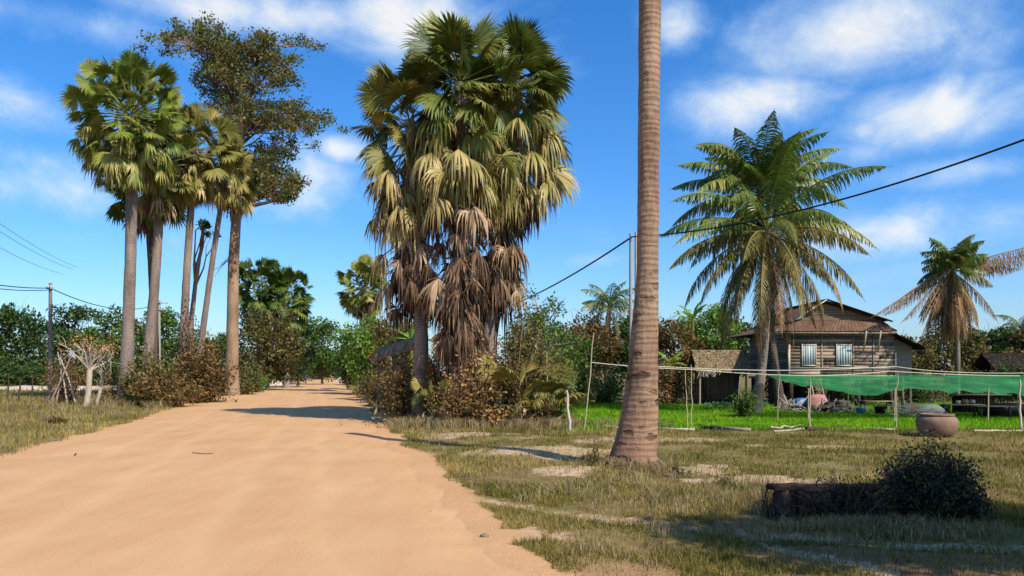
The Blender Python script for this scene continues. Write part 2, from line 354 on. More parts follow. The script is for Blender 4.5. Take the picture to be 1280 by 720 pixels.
# ------------------------------------------------------------------ ground and road
def axis(parts):
    a = []
    for (x0, x1, st) in parts: a += list(np.arange(x0, x1, st))
    return np.array(a)
def ground():
    ys = np.concatenate([[-1500, -500, -200, -90, -50, -30, -18, -10, -5, -2, 0, 2, 4], np.arange(5, 30, .11), np.arange(30, 60, .4), np.arange(60, 110, 1.5),
                         np.geomspace(110, 3000, 26)])
    xs = np.concatenate([-np.geomspace(30, 3000, 22)[::-1], np.arange(-29.5, -14, .5), np.arange(-14, 24, .13), np.arange(24, 40, .6), np.geomspace(42, 3000, 22)])
    Xg, Yg = np.meshgrid(xs, ys)
    Zg = height(Xg, Yg)
    inroad = smooth(.1, 1.0, np.minimum(Xg - road_l(Yg), road_r(Yg) - Xg))
    Zg = Zg - .07 * inroad
    n, k = len(ys), len(xs)
    V = np.stack([Xg, Yg, Zg], -1).reshape(-1, 3)
    i = np.arange(n - 1)[:, None]; j = np.arange(k - 1)[None]
    F = np.stack([i * k + j, i * k + j + 1, (i + 1) * k + j + 1, (i + 1) * k + j], -1).reshape(-1, 4)
    dist_r = Xg - road_r(Yg); dist_l = road_l(Yg) - Xg
    e = .55 * (fbm(Xg * 1.2, Yg * 1.2, 21) - .5) * 2 + .25 * (fbm(Xg * 5, Yg * 5, 22) - .5) * 2
    inr2 = smooth(-.25, .05, np.minimum(Xg - road_l(Yg), road_r(Yg) - Xg))
    road = np.maximum(smooth(.75, -.1, dist_r + e) * (dist_r > -3), 0) * (dist_r > 0) + smooth(.6, -.1, dist_l + e) * (dist_l > 0) + inr2
    near = smooth(11, 5.5, Yg) * smooth(3.2, .2, dist_r + e * 2) * (dist_r > -1)
    road = np.clip(np.maximum(road, near * .75), 0, 1)
    sand = np.zeros_like(Xg)
    for (sx, sy, rx, ry) in SAND:
        q = ((Xg - sx) / rx) ** 2 + ((Yg - sy) / ry) ** 2
        sand = np.maximum(sand, smooth(1.5, .2, q + e * 2.6) * .85)
    sand = np.maximum(sand, smooth(.34, .05, seg_dist(Xg, Yg, PATH1) + e * .2) * (.35 + .9 * fbm(Xg * 1.5, Yg * 1.5, 66)))
    sand = np.maximum(sand, smooth(.20, .05, seg_dist(Xg, Yg, PATH2) + e * .08))
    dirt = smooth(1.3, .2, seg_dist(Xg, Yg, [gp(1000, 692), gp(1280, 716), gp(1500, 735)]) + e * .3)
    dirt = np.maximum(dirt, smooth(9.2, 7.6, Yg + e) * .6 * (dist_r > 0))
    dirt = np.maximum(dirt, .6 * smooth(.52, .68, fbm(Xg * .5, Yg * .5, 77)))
    mb = MB(); mb.add(V, F)
    m, nt = newmat('ground_soil_and_grass')
    v = coord(nt, 'Object')
    n1 = noise(nt, v, .45, 5, .6); n2 = noise(nt, v, 6, 6, .7); n3 = noise(nt, v, 40, 3, .7)
    g = rampn(nt, mathn(nt, 'ADD', mathn(nt, 'MULTIPLY', n1, .55), mathn(nt, 'MULTIPLY', n2, .45)),
              [(.36, (.10, .085, .026)), (.48, (.17, .135, .045)), (.6, (.27, .20, .085))]).outputs[0]
    def att(k): return nd(nt, 'ShaderNodeAttribute', attribute_name=k).outputs['Fac']
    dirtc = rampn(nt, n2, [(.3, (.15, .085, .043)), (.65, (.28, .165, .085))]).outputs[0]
    sandc = rampn(nt, n2, [(.3, (.34, .235, .13)), (.6, (.54, .385, .235))]).outputs[0]
    roadc = rampn(nt, n1, [(.3, (.54, .305, .14)), (.7, (.60, .35, .17))]).outputs[0]
    gard = rampn(nt, n2, [(.3, (.03, .09, .008)), (.65, (.09, .2, .015))]).outputs[0]
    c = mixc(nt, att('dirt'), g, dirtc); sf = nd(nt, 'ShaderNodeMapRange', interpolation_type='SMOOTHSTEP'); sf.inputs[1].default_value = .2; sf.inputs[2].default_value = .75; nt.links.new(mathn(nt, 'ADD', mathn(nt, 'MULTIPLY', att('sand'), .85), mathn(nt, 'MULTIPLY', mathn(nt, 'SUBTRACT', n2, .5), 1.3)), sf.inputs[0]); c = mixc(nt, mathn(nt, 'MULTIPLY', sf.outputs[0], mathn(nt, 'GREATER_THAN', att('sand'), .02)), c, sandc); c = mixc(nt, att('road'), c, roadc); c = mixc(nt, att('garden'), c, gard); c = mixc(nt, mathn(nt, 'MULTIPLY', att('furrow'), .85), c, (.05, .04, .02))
    hgt = mathn(nt, 'ADD', n2, mathn(nt, 'MULTIPLY', n3, .4))
    finish(nt, c, .95, hgt, .6, .04, spec=.05)
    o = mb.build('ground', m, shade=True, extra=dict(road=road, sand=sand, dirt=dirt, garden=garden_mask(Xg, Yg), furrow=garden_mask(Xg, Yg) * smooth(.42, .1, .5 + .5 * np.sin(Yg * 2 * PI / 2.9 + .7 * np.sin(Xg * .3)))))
    tag(o, kind='structure')
    return o
ground()

def road():
    ys = np.concatenate([np.arange(-30, 5, 1.), np.arange(5, 30, .12), np.arange(30, 80, .5), np.arange(80, 260, 2.5)])
    t = np.linspace(0, 1, 150)
    L = road_l(ys)[:, None]; R = road_r(ys)[:, None]
    jl = .22 * (fbm(ys * 2.2, ys * 0, 41) - .5) * 2; jr = .25 * (fbm(ys * 2.4, ys * 0, 42) - .5) * 2
    Xg = (L - .35 + jl[:, None]) * (1 - t) + (R + .35 + jr[:, None]) * t
    Yg = ys[:, None] + 0 * Xg
    edge = np.minimum(t, 1 - t)[None] * (R - L) + .12 * (fbm(Xg * 3, Yg * 3, 46) - .5)
    Z = -.055 + .075 * smooth(0, 1.3, edge) + .03 * np.sin(PI * t)[None] + .005 * (fbm(Xg * .6, Yg * .2, 44) - .5) + .004 * (fbm(Xg * 4, Yg * 2.5, 45) - .5)
    uu = (Xg - L) / (R - L); rut = np.zeros_like(Xg)
    for c_ in (.24, .40, .62, .77): rut = np.maximum(rut, np.exp(-((uu - c_ - .02 * (fbm(Yg * .08, Yg * 0 + c_ * 9, 48) - .5)) / .022) ** 2) * (.4 + .9 * fbm(Yg * .3, Xg * .8, 49)))
    Z = Z - .012 * rut + .005 * (fbm(Xg * 9, Yg * 5, 50) - .5)
    n, k = Xg.shape
    i = np.arange(n - 1)[:, None]; j = np.arange(k - 1)[None]
    F = np.stack([i * k + j, i * k + j + 1, (i + 1) * k + j + 1, (i + 1) * k + j], -1).reshape(-1, 4)
    mb = MB(); mb.add(np.stack([Xg, Yg, Z], -1).reshape(-1, 3), F)
    m, nt = newmat('packed_orange_dirt')
    v = coord(nt, 'Object'); v2 = coord(nt, 'Object', (1, .16, 1))
    n1 = noise(nt, v, .45, 5, .6); n2 = noise(nt, v2, 1.6, 5, .65); n3 = noise(nt, v, 26, 4, .75)
    f = mathn(nt, 'ADD', mathn(nt, 'MULTIPLY', n1, .4), mathn(nt, 'ADD', mathn(nt, 'MULTIPLY', n2, .4), mathn(nt, 'MULTIPLY', n3, .2)))
    c = rampn(nt, f, [(.34, (.50, .275, .125)), (.5, (.575, .333, .16)), (.66, (.63, .385, .20))]).outputs[0]
    vo = nd(nt, 'ShaderNodeTexVoronoi'); vo.inputs['Scale'].default_value = 9; nt.links.new(v, vo.inputs[0])
    peb = nd(nt, 'ShaderNodeMapRange'); peb.inputs[1].default_value = .06; peb.inputs[2].default_value = .14; peb.inputs[3].default_value = .55; peb.inputs[4].default_value = 0
    nt.links.new(vo.outputs[0], peb.inputs[0])
    ru = nd(nt, 'ShaderNodeAttribute', attribute_name='rut').outputs['Fac']; c = mixc(nt, mathn(nt, 'MULTIPLY', ru, .35), c, (.66, .41, .20))
    c = mixc(nt, mathn(nt, 'MULTIPLY', peb.outputs[0], mathn(nt, 'GREATER_THAN', noise(nt, v, 3.1, 2), .52)), c, (.30, .15, .075))
    finish(nt, c, .95, mathn(nt, 'ADD', n3, mathn(nt, 'MULTIPLY', n2, .6)), .45, .02, spec=.05)
    tag(mb.build('dirt_road', m, shade=True, extra=dict(rut=rut)), kind='structure')
road()

# ------------------------------------------------------------------ grass
def blades(mb, P, hgt, wid, r, lean=.5, val=None):
    n = len(P)
    a = r.random(n) * 2 * PI; D = np.stack([np.cos(a), np.sin(a), 0 * a], -1)
    b = r.random(n) * 2 * PI; Ld = np.stack([np.cos(b), np.sin(b), 0 * b], -1) * (lean * r.random(n))[:, None]
    H = np.asarray(hgt)[:, None] * np.ones((n, 1)); Wd = np.asarray(wid)[:, None] * np.ones((n, 1))
    up = np.array([0, 0, 1.])
    m = P + (up * .55 + Ld * .35) * H; t = P + (up * (1 - .25 * lean) + Ld) * H
    v = np.stack([P - D * Wd / 2, P + D * Wd / 2, m + D * Wd * .35, m - D * Wd * .35, t], 1).reshape(-1, 3)
    i = np.arange(n) * 5
    val = r.random(n) if val is None else val
    mb.add(v, np.stack([i, i + 1, i + 2, i + 3], -1), val)
    # tip triangles re-use the last added verts
    mb.f.append((np.stack([i + 3, i + 2, i + 4], -1)) + mb.n - len(v)); mb.val.append(np.asarray(val))
def bare(x, y):
    e = .5 * (fbm(x * 1.2, y * 1.2, 21) - .5) * 2
    b = (x > road_l(y) - .05 + e * .3) & (x < road_r(y) + .15 - e * .5)
    for (sx, sy, rx, ry) in SAND:
        b |= ((x - sx) / rx) ** 2 + ((y - sy) / ry) ** 2 + e * 2.6 < .5
    b |= seg_dist(x, y, PATH1) < .26 + e * .1
    b |= seg_dist(x, y, PATH2) < .17
    b |= seg_dist(x, y, [gp(1000, 692), gp(1280, 716), gp(1500, 735)]) + e * .3 < .6
    return b
def grass():
    r = rng(3); mb = MB(); ms = MB()
    def region(n, x0, x1, y0, y1, h, w, dens_s=9):
        x = x0 + (x1 - x0) * r.random(n); y = y0 + (y1 - y0) * r.random(n)
        clump = fbm(x * 1.1, y * 1.1, dens_s)
        keep = (~bare(x, y) | (r.random(n) < .22) & (x > road_r(y) + .5)) & (garden_mask(x, y) < .15) & (r.random(n) < smooth(.33, .55, clump) * .9 + .12)
        keep &= (np.abs(x / np.maximum(y, 1)) < .72)
        x, y, clump = x[keep], y[keep], clump[keep]
        P = np.stack([x, y, height(x, y) - .005], -1)
        hh = h * (.35 + 1.0 * r.random(len(x)) ** 2) * (.55 + clump); ww = w * (.7 + .6 * r.random(len(x)))
        dry = smooth(.45, .6, fbm(x * .45, y * .45, 77)) * .35
        blades(mb, P, hh, ww, r, .75, np.clip(r.random(len(x)) * .7 + dry + .35 * (fbm(x * .3, y * .3, 78) - .5), 0, 1))
    region(260000, -1.5, 9, 6, 13, .085, .007)
    region(200000, -6, 18, 12, 25, .10, .012)
    region(60000, -16, 2, 22, 60, .16, .022)
    region(80000, -30, -6, 14, 45, .16, .02)
    region(60000, -70, -10, 40, 110, .22, .05)
    region(20000, 22, 50, 24, 60, .18, .04)
    tag(mb.build('grass', M_grass), kind='stuff')
    # straw tufts, taller
    tr = []
    def tufts(cx, cy, sx, sy, n, h, per=26, mbx=ms):
        for k in range(n):
            x = cx + sx * r.normal(); y = cy + sy * r.normal()
            if road_l(y) - .1 < x < road_r(y) + .1 or (bool(bare(np.array([x]), np.array([y]))[0]) and r.random() < .8): continue
            xx = x + .07 * r.normal(size=per); yy = y + .07 * r.normal(size=per)
            P = np.stack([xx, yy, height(xx, yy) - .01], -1)
            blades(mbx, P, h * (.5 + .7 * r.random(per)), .009 * np.ones(per) * max(1, y / 14), r, .9, np.clip(r.random(per) * .6 + .4 * r.random(), 0, 1))
    bx, by = gp(790, 590)
    tufts(bx, by, .7, .5, 70, .28)
    tufts(*gp(900, 620), 1.2, .8, 60, .25); tufts(*gp(1040, 662), .75, .10, 80, .2); tufts(*gp(1130, 672), .8, .14, 60, .2); tufts(*gp(975, 640), .15, .3, 26, .3); tufts(*gp(1240, 600), 1, 1, 30, .22); tufts(*gp(690, 620), 1.2, .5, 40, .2)
    tufts(*gp(960, 630), .8, .5, 50, .25)
    tufts(-1.5, 26.2, 2.6, .8, 260, .45); tufts(-4.5, 27.5, .9, 1.5, 100, .4)
    tufts(-7.5, 38, .8, 4, 120, .5); tufts(-17, 43, 3, 3, 260, .6); tufts(-15.8, 50, 1, 5, 150, .6)
    tufts(-20, 34, 5, 4, 160, .4); tufts(-13, 22, 1.6, 3, 60, .22)
    for k in range(60):
        y = 7 + 16 * r.random(); x = float(road_r(np.array([y]))[0]) + .3 + abs(r.normal()) * 1.5
        tufts(x, y, .1, .1, 2, .16, 18)
    tag(ms.build('dry_grass_tufts', M_straw), kind='stuff')
    # garden crop
    n = 170000; x = 1 + 24 * r.random(n); y = GY0 + (GY1 - GY0) * r.random(n) ** 1.4
    row = .5 + .5 * np.sin(y * 2 * PI / 2.9 + .7 * np.sin(x * .3))
    keep = (garden_mask(x, y) > .4) & (r.random(n) < .03 + .97 * smooth(.08, .45, row)); x, y = x[keep], y[keep]
    mg = MB(); P = np.stack([x, y, height(x, y) - .005], -1)
    blades(mg, P, .09 + .10 * r.random(len(x)), .016 + .012 * r.random(len(x)), r, .5,
           np.clip(r.random(len(x)) * .55 + .55 * fbm(x * .5, y * .9, 61), 0, 1))
    tag(mg.build('garden_crop', M_garden), kind='stuff')
grass()

# ------------------------------------------------------------------ palm leaves
def fan_leaf(mb, base, dirv, pet, R, r, droop=.3, segs=26, spread=2.1, fold=.0, val=.5, ragged=.15, petw=.02, flop=None, messy=.0):
    """petiole from base along dirv, then a palmate fan"""
    dirv = norm(dirv); up = np.array([0, 0, 1.])
    side = np.cross(dirv, up); side = norm(side) if np.linalg.norm(side) > .1 else np.array([1., 0, 0])
    rot = r.normal() * .75
    nrm = np.cross(side, dirv)
    side2 = side * math.cos(rot) + nrm * math.sin(rot); nrm = np.cross(side2, dirv); side = side2
    t = np.linspace(0, 1, 5)[:, None]
    pp = base + dirv * pet * t + np.array([0, 0, -1.]) * droop * pet * .25 * t ** 2
    mb.tube(pp, np.linspace(petw, petw * .6, 5), 4, val=.7, cap=False)
    hub = pp[-1]; axis_ = norm(pp[-1] - pp[-2])
    # a leaf with a fold: the two wings bend back
    ph = np.linspace(-spread, spread, segs) + .03 * r.normal(size=segs)
    Ls = R * (1 - .18 * np.abs(ph / spread) ** 2) * (1 - ragged * r.random(segs))
    D = np.cos(ph)[:, None] * axis_ + np.sin(ph)[:, None] * side - nrm * (fold * np.abs(np.sin(ph)))[:, None]
    D = norm(D + messy * r.normal(size=D.shape))
    tt = np.array([0.03, .35, .55, .80, 1.0])
    dphi = 2 * spread / (segs - 1)
    wid = np.array([.03, .35, .44, .20, .01]) * dphi * 1.0
    g = np.array([0, 0, -1.])
    fl = droop if flop is None else flop
    bend = np.array([0, .02, .10, .45, 1.0]) * fl
    tan = np.cross(nrm, D); tan = norm(tan)
    P = hub + D[:, None] * (tt[None, :, None] * Ls[:, None, None]) + g * (bend[None, :, None] * (Ls * (.55 + .6 * r.random(segs)))[:, None, None])
    # pull tips in if they droop a lot
    P = P - D[:, None] * ((tt ** 3)[None, :, None] * (Ls * .38 * min(fl, 1.3))[:, None, None])
    w = wid[None, :, None] * Ls[:, None, None] * tan[:, None]
    mid = P + nrm * (.30 * wid[None, :, None] * Ls[:, None, None])
    V = np.stack([P - w, mid, P + w], 2)          # segs,5,3,3
    base_i = (np.arange(segs)[:, None, None] * 5 + np.arange(4)[None, :, None]) * 3 + np.arange(2)[None, None]
    F = np.stack([base_i, base_i + 1, base_i + 4, base_i + 3], -1).reshape(-1, 4)
    vv = np.clip(val + .12 * r.normal(size=segs), 0, 1)
    mb.add(V.reshape(-1, 3), F, np.repeat(vv, 8))

def palm_trunk(base, top, r0, r1, r, bow=.2, flare=1.5, n=36, sides=16, rough=.04):
    base = np.asarray(base, float); top = np.asarray(top, float)
    t = np.linspace(0, 1, n); a = r.random() * 2 * PI
    off = bow * np.sin(PI * t)[:, None] * np.array([math.cos(a), math.sin(a), 0])
    P = base + (top - base) * t[:, None] + off
    h = (top - base)[2]
    R = r1 + (r0 - r1) * np.exp(-t * h / 3.2) + (flare - 1) * r0 * np.exp(-t * h / .35)
    R = R * (1 + rough * np.sin(np.arange(n) * 2.4 + r.random() * 6) * .5)
    mb = MB(); mb.tube(P, R, sides, rough=rough, seed=int(r.random() * 1e6)); return mb, P

def palmyra(px, d, py_head, Rl, label, seed, px_base=None, nlive=34, ndead=14, skirt=0.0, segs=30, tr=(.28, .18), py_base=None,
            mat=None, group=None, pet=None, trunk_mat=None, low=-35, skirt_r=1.0, dead_leaf_R=None, green_val=.45, ngold=8, flop=.10, ndying=0):
    r = rng(seed)
    if px_base is None: px_base = px
    bx, by = X(px_base, d), d
    bz = hz(bx, by) - .08
    head = np.array([X(px, d), d, Zof(py_head, d)])
    o = thing('palmyra_palm', (bx, by, bz), label, 'palm tree', group)
    L = np.array([bx, by, bz])
    mb, P = palm_trunk((bx, by, bz), head, tr[0], tr[1], r, bow=.15, sides=14)
    mb.build('trunk', trunk_mat or M_barkgrey, o, shade=True, loc=L)
    pet = pet or Rl * .95
    g = MB(); gold = PI * (3 - math.sqrt(5))
    for k in range(nlive):
        f = (k + .5) / nlive
        el = math.radians(80 - (80 - low) * f ** .9 + r.normal() * 14); az = k * gold + r.normal() * .5
        dv = np.array([math.cos(el) * math.cos(az), math.cos(el) * math.sin(az), math.sin(el)])
        b = head + np.array([0, 0, .25 - .7 * f]) + dv * tr[1] * .8
        old = f ** 2
        fan_leaf(g, b, dv, pet * (.45 + .75 * r.random() ** .7), Rl * (.7 + .45 * r.random()), r, droop=(flop + .30 * old + .15 * r.random()) * .7, segs=segs,
                 spread=1.7 + .3 * r.random(), fold=.15 + .4 * r.random(), val=green_val + .3 * old + .13 * r.normal(), petw=.03)
    for k in range(ndying):
        el = math.radians(-8 - 50 * r.random()); az = k * gold + .5; f = r.random()
        dv = np.array([math.cos(el) * math.cos(az), math.cos(el) * math.sin(az), math.sin(el)])
        fan_leaf(g, head + np.array([0, 0, -.35 - (2.6 if ndying > 40 and ndead > 60 else .9) * f]) + dv * tr[1] * .8, dv, pet * (.6 + .6 * r.random()), Rl * (.75 + .4 * r.random()), r, droop=.6, segs=segs - 6, spread=1.1 + .6 * r.random(), fold=.5 + .6 * r.random(), val=.70 + .14 * r.normal() + .12 * f, petw=.03, flop=.4 + .5 * r.random(), ragged=.35, messy=.08)
    g.build('crown', mat or M_palmgreen, o, loc=L)
    if ndead:
        dm = MB(); DR = dead_leaf_R or Rl * .85
        for k in range(ndead):
            f = r.random() ** .8
            az = k * gold + 1 + r.normal() * .3
            el = math.radians(-28 - 45 * r.random() - 8 * f)
            if k < ngold: el = math.radians(-15 - 35 * r.random())
            zz = -.5 - skirt * f
            dv = np.array([math.cos(el) * math.cos(az), math.cos(el) * math.sin(az), math.sin(el)])
            b = head + np.array([0, 0, zz]); b[:2] += (P[0] - head)[:2] * min(1, max(0, -zz / max(.1, head[2] - bz)))
            fan_leaf(dm, b + dv * tr[1] * .7, dv, pet * (.45 + .45 * r.random()) * skirt_r * (1 - .35 * f), DR * (.6 + .65 * r.random()), r, droop=.5 + .8 * r.random(), segs=max(12, segs - 10),
                     spread=1.0 + 1.0 * r.random(), fold=.3 + 1.1 * r.random(), val=(.8 if k < ngold else .45 - .25 * f + .25 * r.normal()), ragged=.6, petw=.03, flop=.35 + .8 * r.random(), messy=.2)
        dm.build('dead_leaves', M_palmdead, o, loc=L)
    return o

# ---- the big clump beside the road
CL = 'palmyra palms of the clump beside the road'
palmyra(512, 28, 150, 1.05, 'left palm of the thick roadside clump, slim trunk standing clear', 101, px_base=527, nlive=48, ndying=44, ndead=84, dead_leaf_R=1.05, skirt=5.2, skirt_r=1.35,
        segs=38, tr=(.34, .18), group=CL, mat=M_palmolive, green_val=.22, ngold=16, low=-45, pet=1.2)
palmyra(575, 27.3, 104, 1.3, 'middle palm of the thick roadside clump, tallest crown over a long brown leaf skirt', 102, px_base=570, nlive=50, ndying=60, ndead=118, dead_leaf_R=1.15, skirt=7.6, skirt_r=1.4,
        segs=40, tr=(.5, .2), group=CL, green_val=.28, ngold=18, mat=M_palmclump, low=-40, pet=1.2)
palmyra(646, 28.6, 106, 1.35, 'right palm of the thick roadside clump, crown spreading to the right', 103, px_base=602, nlive=52, ndying=56, ndead=96, dead_leaf_R=1.15, skirt=6.4, skirt_r=1.35,
        segs=40, tr=(.45, .19), group=CL, mat=M_palmclump, green_val=.25, ngold=18, low=-40, pet=1.2)
def boots():
    """old leaf bases and hanging debris round the foot of the clump"""
    for (px, d, lab, sd, mat, n, s) in ((600, 26.9, 'heap of brown dead palm leaves piled at the foot of the roadside palm clump', 7, M_palmdead, 34, 1.0),):
        r = rng(sd); x, y = X(px, d), d; L = np.array([x, y, hz(x, y)]); mb = MB()
        for k in range(n):
            az = r.random() * 2 * PI; rr = r.random() * 1.1
            b = L + np.array([math.cos(az) * rr * 1.3, math.sin(az) * rr * .5, .25 + 1.0 * r.random() * (1 - rr * .6)])
            fan_leaf(mb, b, [math.cos(az), math.sin(az) - .3, -.1 + .5 * r.random()], .3, .6 * s, r, droop=.6, segs=14, spread=1.2, fold=.8, val=.35 + .3 * r.normal(), ragged=.5, flop=.9)
        # on the ground
        n2 = 1400; P = L + np.stack([1.5 * r.normal(size=n2) * 1.0, .55 * r.normal(size=n2), np.abs(.16 * r.normal(size=n2))], -1)
        mb.leaves(P, .22, r, up=1, aspect=.3)
        tag(mb.build('leaf_heap', mat, loc=L), lab, 'leaf heap')
boots()

# ---- tall palms left of the road
LP = 'tall palmyra palms left of the road'
palmyra(164, 42, 144, 1.05, 'largest of the tall palms left of the road, thick pale grey trunk', 111, px_base=155, nlive=190, ndying=44, ndead=50, skirt=1.1, segs=28, tr=(.38, .28),
        group=LP, mat=M_palmgreen, green_val=.48, ngold=14, low=-76, pet=2.1)
palmyra(202, 46, 205, 1.1, 'palm with a knobbly brown trunk just right of the thickest pale palm trunk', 112, px_base=178, pet=1.6, nlive=64, ndead=26, skirt=1.5, segs=26, tr=(.36, .25),
        group=LP, mat=M_palmolive, green_val=.25, ngold=10, low=-70)
palmyra(183, 50, 235, 1.3, 'dark trunked palm half hidden behind the two thick palms at left', 113, px_base=193, nlive=40, ndead=18, skirt=1, segs=22, tr=(.36, .22),
        group=LP, trunk_mat=M_barkdark, green_val=.15, ngold=2, low=-50, pet=1.5)
palmyra(244, 47, 186, 1.1, 'leaning palm with a dark creeper wrapped on its lower trunk', 114, px_base=226, nlive=84, ndying=18, pet=1.7, ndead=22, skirt=.6, segs=26, tr=(.36, .2),
        group=LP, mat=M_palmolive, green_val=.32, ngold=10, low=-72)
palmyra(284, 50, 208, .95, 'smaller palm crown in front of the leafy tall tree at left', 115, px_base=243, nlive=56, ndying=12, pet=1.3, ndead=14, skirt=.6, segs=22, tr=(.28, .16),
        group=LP, mat=M_palmolive, green_val=.4, ngold=8, low=-72, trunk_mat=M_barkgrey)
# ---- distant palmyras
FP = 'distant palmyra palms beside the far end of the road'
palmyra(326, 78, 362, 1.2, 'left one of the two broad distant palms beyond the road bend', 121, nlive=110, pet=1.9, ndying=8, ndead=24, skirt=2.5, segs=20, group=FP, green_val=.05, tr=(.35, .25), flop=.15, ngold=6, low=-60)
palmyra(358, 80, 372, 1.2, 'right one of the two broad distant palms, touching its left twin', 122, nlive=100, pet=1.9, ndying=8, ndead=26, skirt=3, segs=20, group=FP, green_val=.1, tr=(.35, .25), flop=.15, ngold=6, low=-60)
palmyra(455, 66, 358, .9, 'single distant palm with a round crown above the bright green tree', 123, nlive=120, pet=1.4, ndead=26, skirt=.5, segs=20, group=FP, green_val=.5, tr=(.3, .22), ngold=8, low=-75)
# young fan palm by the clump
def young_fan(px, d, label, seed, R=.8, n=16, mat=None, pet=1.0):
    r = rng(seed); x, y = X(px, d), d; L = np.array([x, y, hz(x, y)]); o = thing('young_fan_palm', L, label, 'palm')
    g = MB()
    for k in range(n):
        el = math.radians(25 + 55 * r.random()); az = k * 2.4
        dv = np.array([math.cos(el) * math.cos(az), math.cos(el) * math.sin(az), math.sin(el)])
        fan_leaf(g, L + [0, 0, .1], dv, pet * (.8 + .6 * r.random()), R * (.8 + .4 * r.random()), r, droop=.3, segs=20, spread=1.5, fold=.3, val=.5 + .2 * r.normal())
    g.build('leaves', mat or M_palmolive, o, loc=L)
young_fan(662, 27.6, 'young fan palm with spiky leaves right of the roadside palm clump', 131, .95, 20, pet=1.7)
young_fan(628, 27, 'low spiky fan palm close against the clump trunks', 132, .7, 14, pet=1.1)
young_fan(548, 26.8, 'small fan palm squeezed between the slim and thick clump trunks', 133, .6, 10, pet=1.2)

# ------------------------------------------------------------------ coconut palms
def frond(base, az, el, L, r, droop=1.0, mat=None, val=.5, parent=None, loc=None, leafl=.75, nl=46, hang=.5, w=.042, thin=0.0, name='frond'):
    mb = MB()
    n = 16; t = np.linspace(0, 1, n)
    # curve: elevation decreases along length
    e = el - droop * (t ** 1.3) * 1.9
    h = np.array([math.cos(az), math.sin(az), 0]); ds = L / (n - 1)
    step = np.cos(e)[:, None] * h + np.sin(e)[:, None] * np.array([0, 0, 1.])
    P = base + np.concatenate([[np.zeros(3)], np.cumsum(step[:-1] * ds, 0)])
    mb.tube(P, np.linspace(.045, .008, n), 5, val=.75, cap=False)
    T = norm(np.gradient(P, axis=0)); side = norm(np.cross(T, np.array([0, 0, 1.]) + 1e-3)); 
    k = np.linspace(.16, .995, nl); fi = k * (n - 1); i0 = np.clip(fi.astype(int), 0, n - 2); fr = (fi - i0)[:, None]
    B = P[i0] * (1 - fr) + P[i0 + 1] * fr; TT = T[i0]; SS = side[i0]
    Lf = leafl * np.sin(np.clip(k * .92 + .12, 0, 1) * PI) ** .55 * (1 - .5 * k ** 4)
    g = np.array([0, 0, -1.])
    for sgn in (-1, 1):
        kp = r.random(nl) > thin
        b, tt, ss, lf = B[kp], TT[kp], SS[kp] * sgn, (Lf * (.8 + .35 * r.random(nl)))[kp]
        hgf = (hang * (.7 + .6 * r.random(len(b))))[:, None]
        d0 = norm(ss * (1 - .35 * hgf) + tt * (.55 + .15 * r.normal(size=(len(b), 1))) + g * hgf * .5)
        d1 = norm(d0 * .8 + g * hgf * 1.1); d2 = norm(d0 * .45 + g * hgf * 1.7)
        l = lf[:, None]
        p0 = b; p1 = p0 + d0 * l * .35; p2 = p1 + d1 * l * .35; p3 = p2 + d2 * l * .3
        wv = norm(tt) * w
        V = np.stack([p0 - wv * .25, p0 + wv * .25, p1 - wv * .5, p1 + wv * .5, p2 - wv * .4, p2 + wv * .4, p3 - wv * .06, p3 + wv * .06], 1)
        q = np.arange(len(b))[:, None] * 8 + np.array([0, 2, 4])[None]
        F = np.stack([q, q + 1, q + 3, q + 2], -1).reshape(-1, 4)
        mb.add(V.reshape(-1, 3), F, np.repeat(np.clip(val + .15 * r.normal(size=len(b)), 0, 1), 3))
    return mb.build(name, mat, parent, loc=loc)

def coconut(px, d, py_head, L, label, seed, px_base, n_up=10, n_mid=9, n_old=7, n_dead=3, Ld=None, group=None, tr=(.24, .16), trunk_mat=None, nl=46, leafl=.75, w=.042, extra=()):
    r = rng(seed); bx = X(px_base, d); bz = hz(bx, d) - .08; loc = np.array([bx, d, bz])
    head = np.array([X(px, d), d, Zof(py_head, d)])
    o = thing('coconut_palm', loc, label, 'palm tree', group)
    mb, P = palm_trunk(loc, head, tr[0], tr[1], r, bow=.2, flare=1.4, sides=12)
    mb.build('trunk', trunk_mat or M_barkgrey, o, shade=True, loc=loc)
    gold = PI * (3 - math.sqrt(5)); k = 0
    for (n, e0, e1, dr, mat, val, hang) in ((n_up, 80, 42, .70, M_coco, .55, .55), (n_mid, 40, 12, .66, M_coco, .6, .75), (n_old, 8, -48, .60, M_cocoolive, .42, 1.0), (n_dead, -45, -75, .3, M_cocodead, .35, 1.0)):
        for q in range(n):
            el = math.radians(e0 + (e1 - e0) * (q + .5) / max(1, n) + r.normal() * 4); az = k * gold + r.normal() * .15; k += 1
            frond(head + np.array([0, 0, .1 * (10 - k) * .1]), az, el, (Ld if Ld and mat is M_cocodead else L) * (.85 + .25 * r.random()), r, dr * (.85 + .3 * r.random()), mat, val + .1 * r.normal(), o, loc, leafl, nl, hang, w)
    for (az, el, LL, dr, mat, thin) in extra:
        frond(head, az, el, LL, r, dr, mat, .5, o, loc, leafl, nl, 1.0, w, thin, name='dead_frond')
    return o
coconut(958, 34, 288, 5.2, 'tall coconut palm in front of the wooden house, lower of the two merged crowns', 201, 944, n_up=5, n_mid=11, n_old=18, n_dead=9, group='coconut palms in front of the wooden house', trunk_mat=M_barkgrey, nl=70, leafl=1.0, w=.066)
coconut(950, 36.5, 240, 4.2, 'higher coconut palm crown rising out of the lower one before the house', 202, 977, n_up=20, n_mid=10, n_old=9, n_dead=6, group='coconut palms in front of the wooden house', trunk_mat=M_barkdark, nl=64, leafl=.95, w=.066)
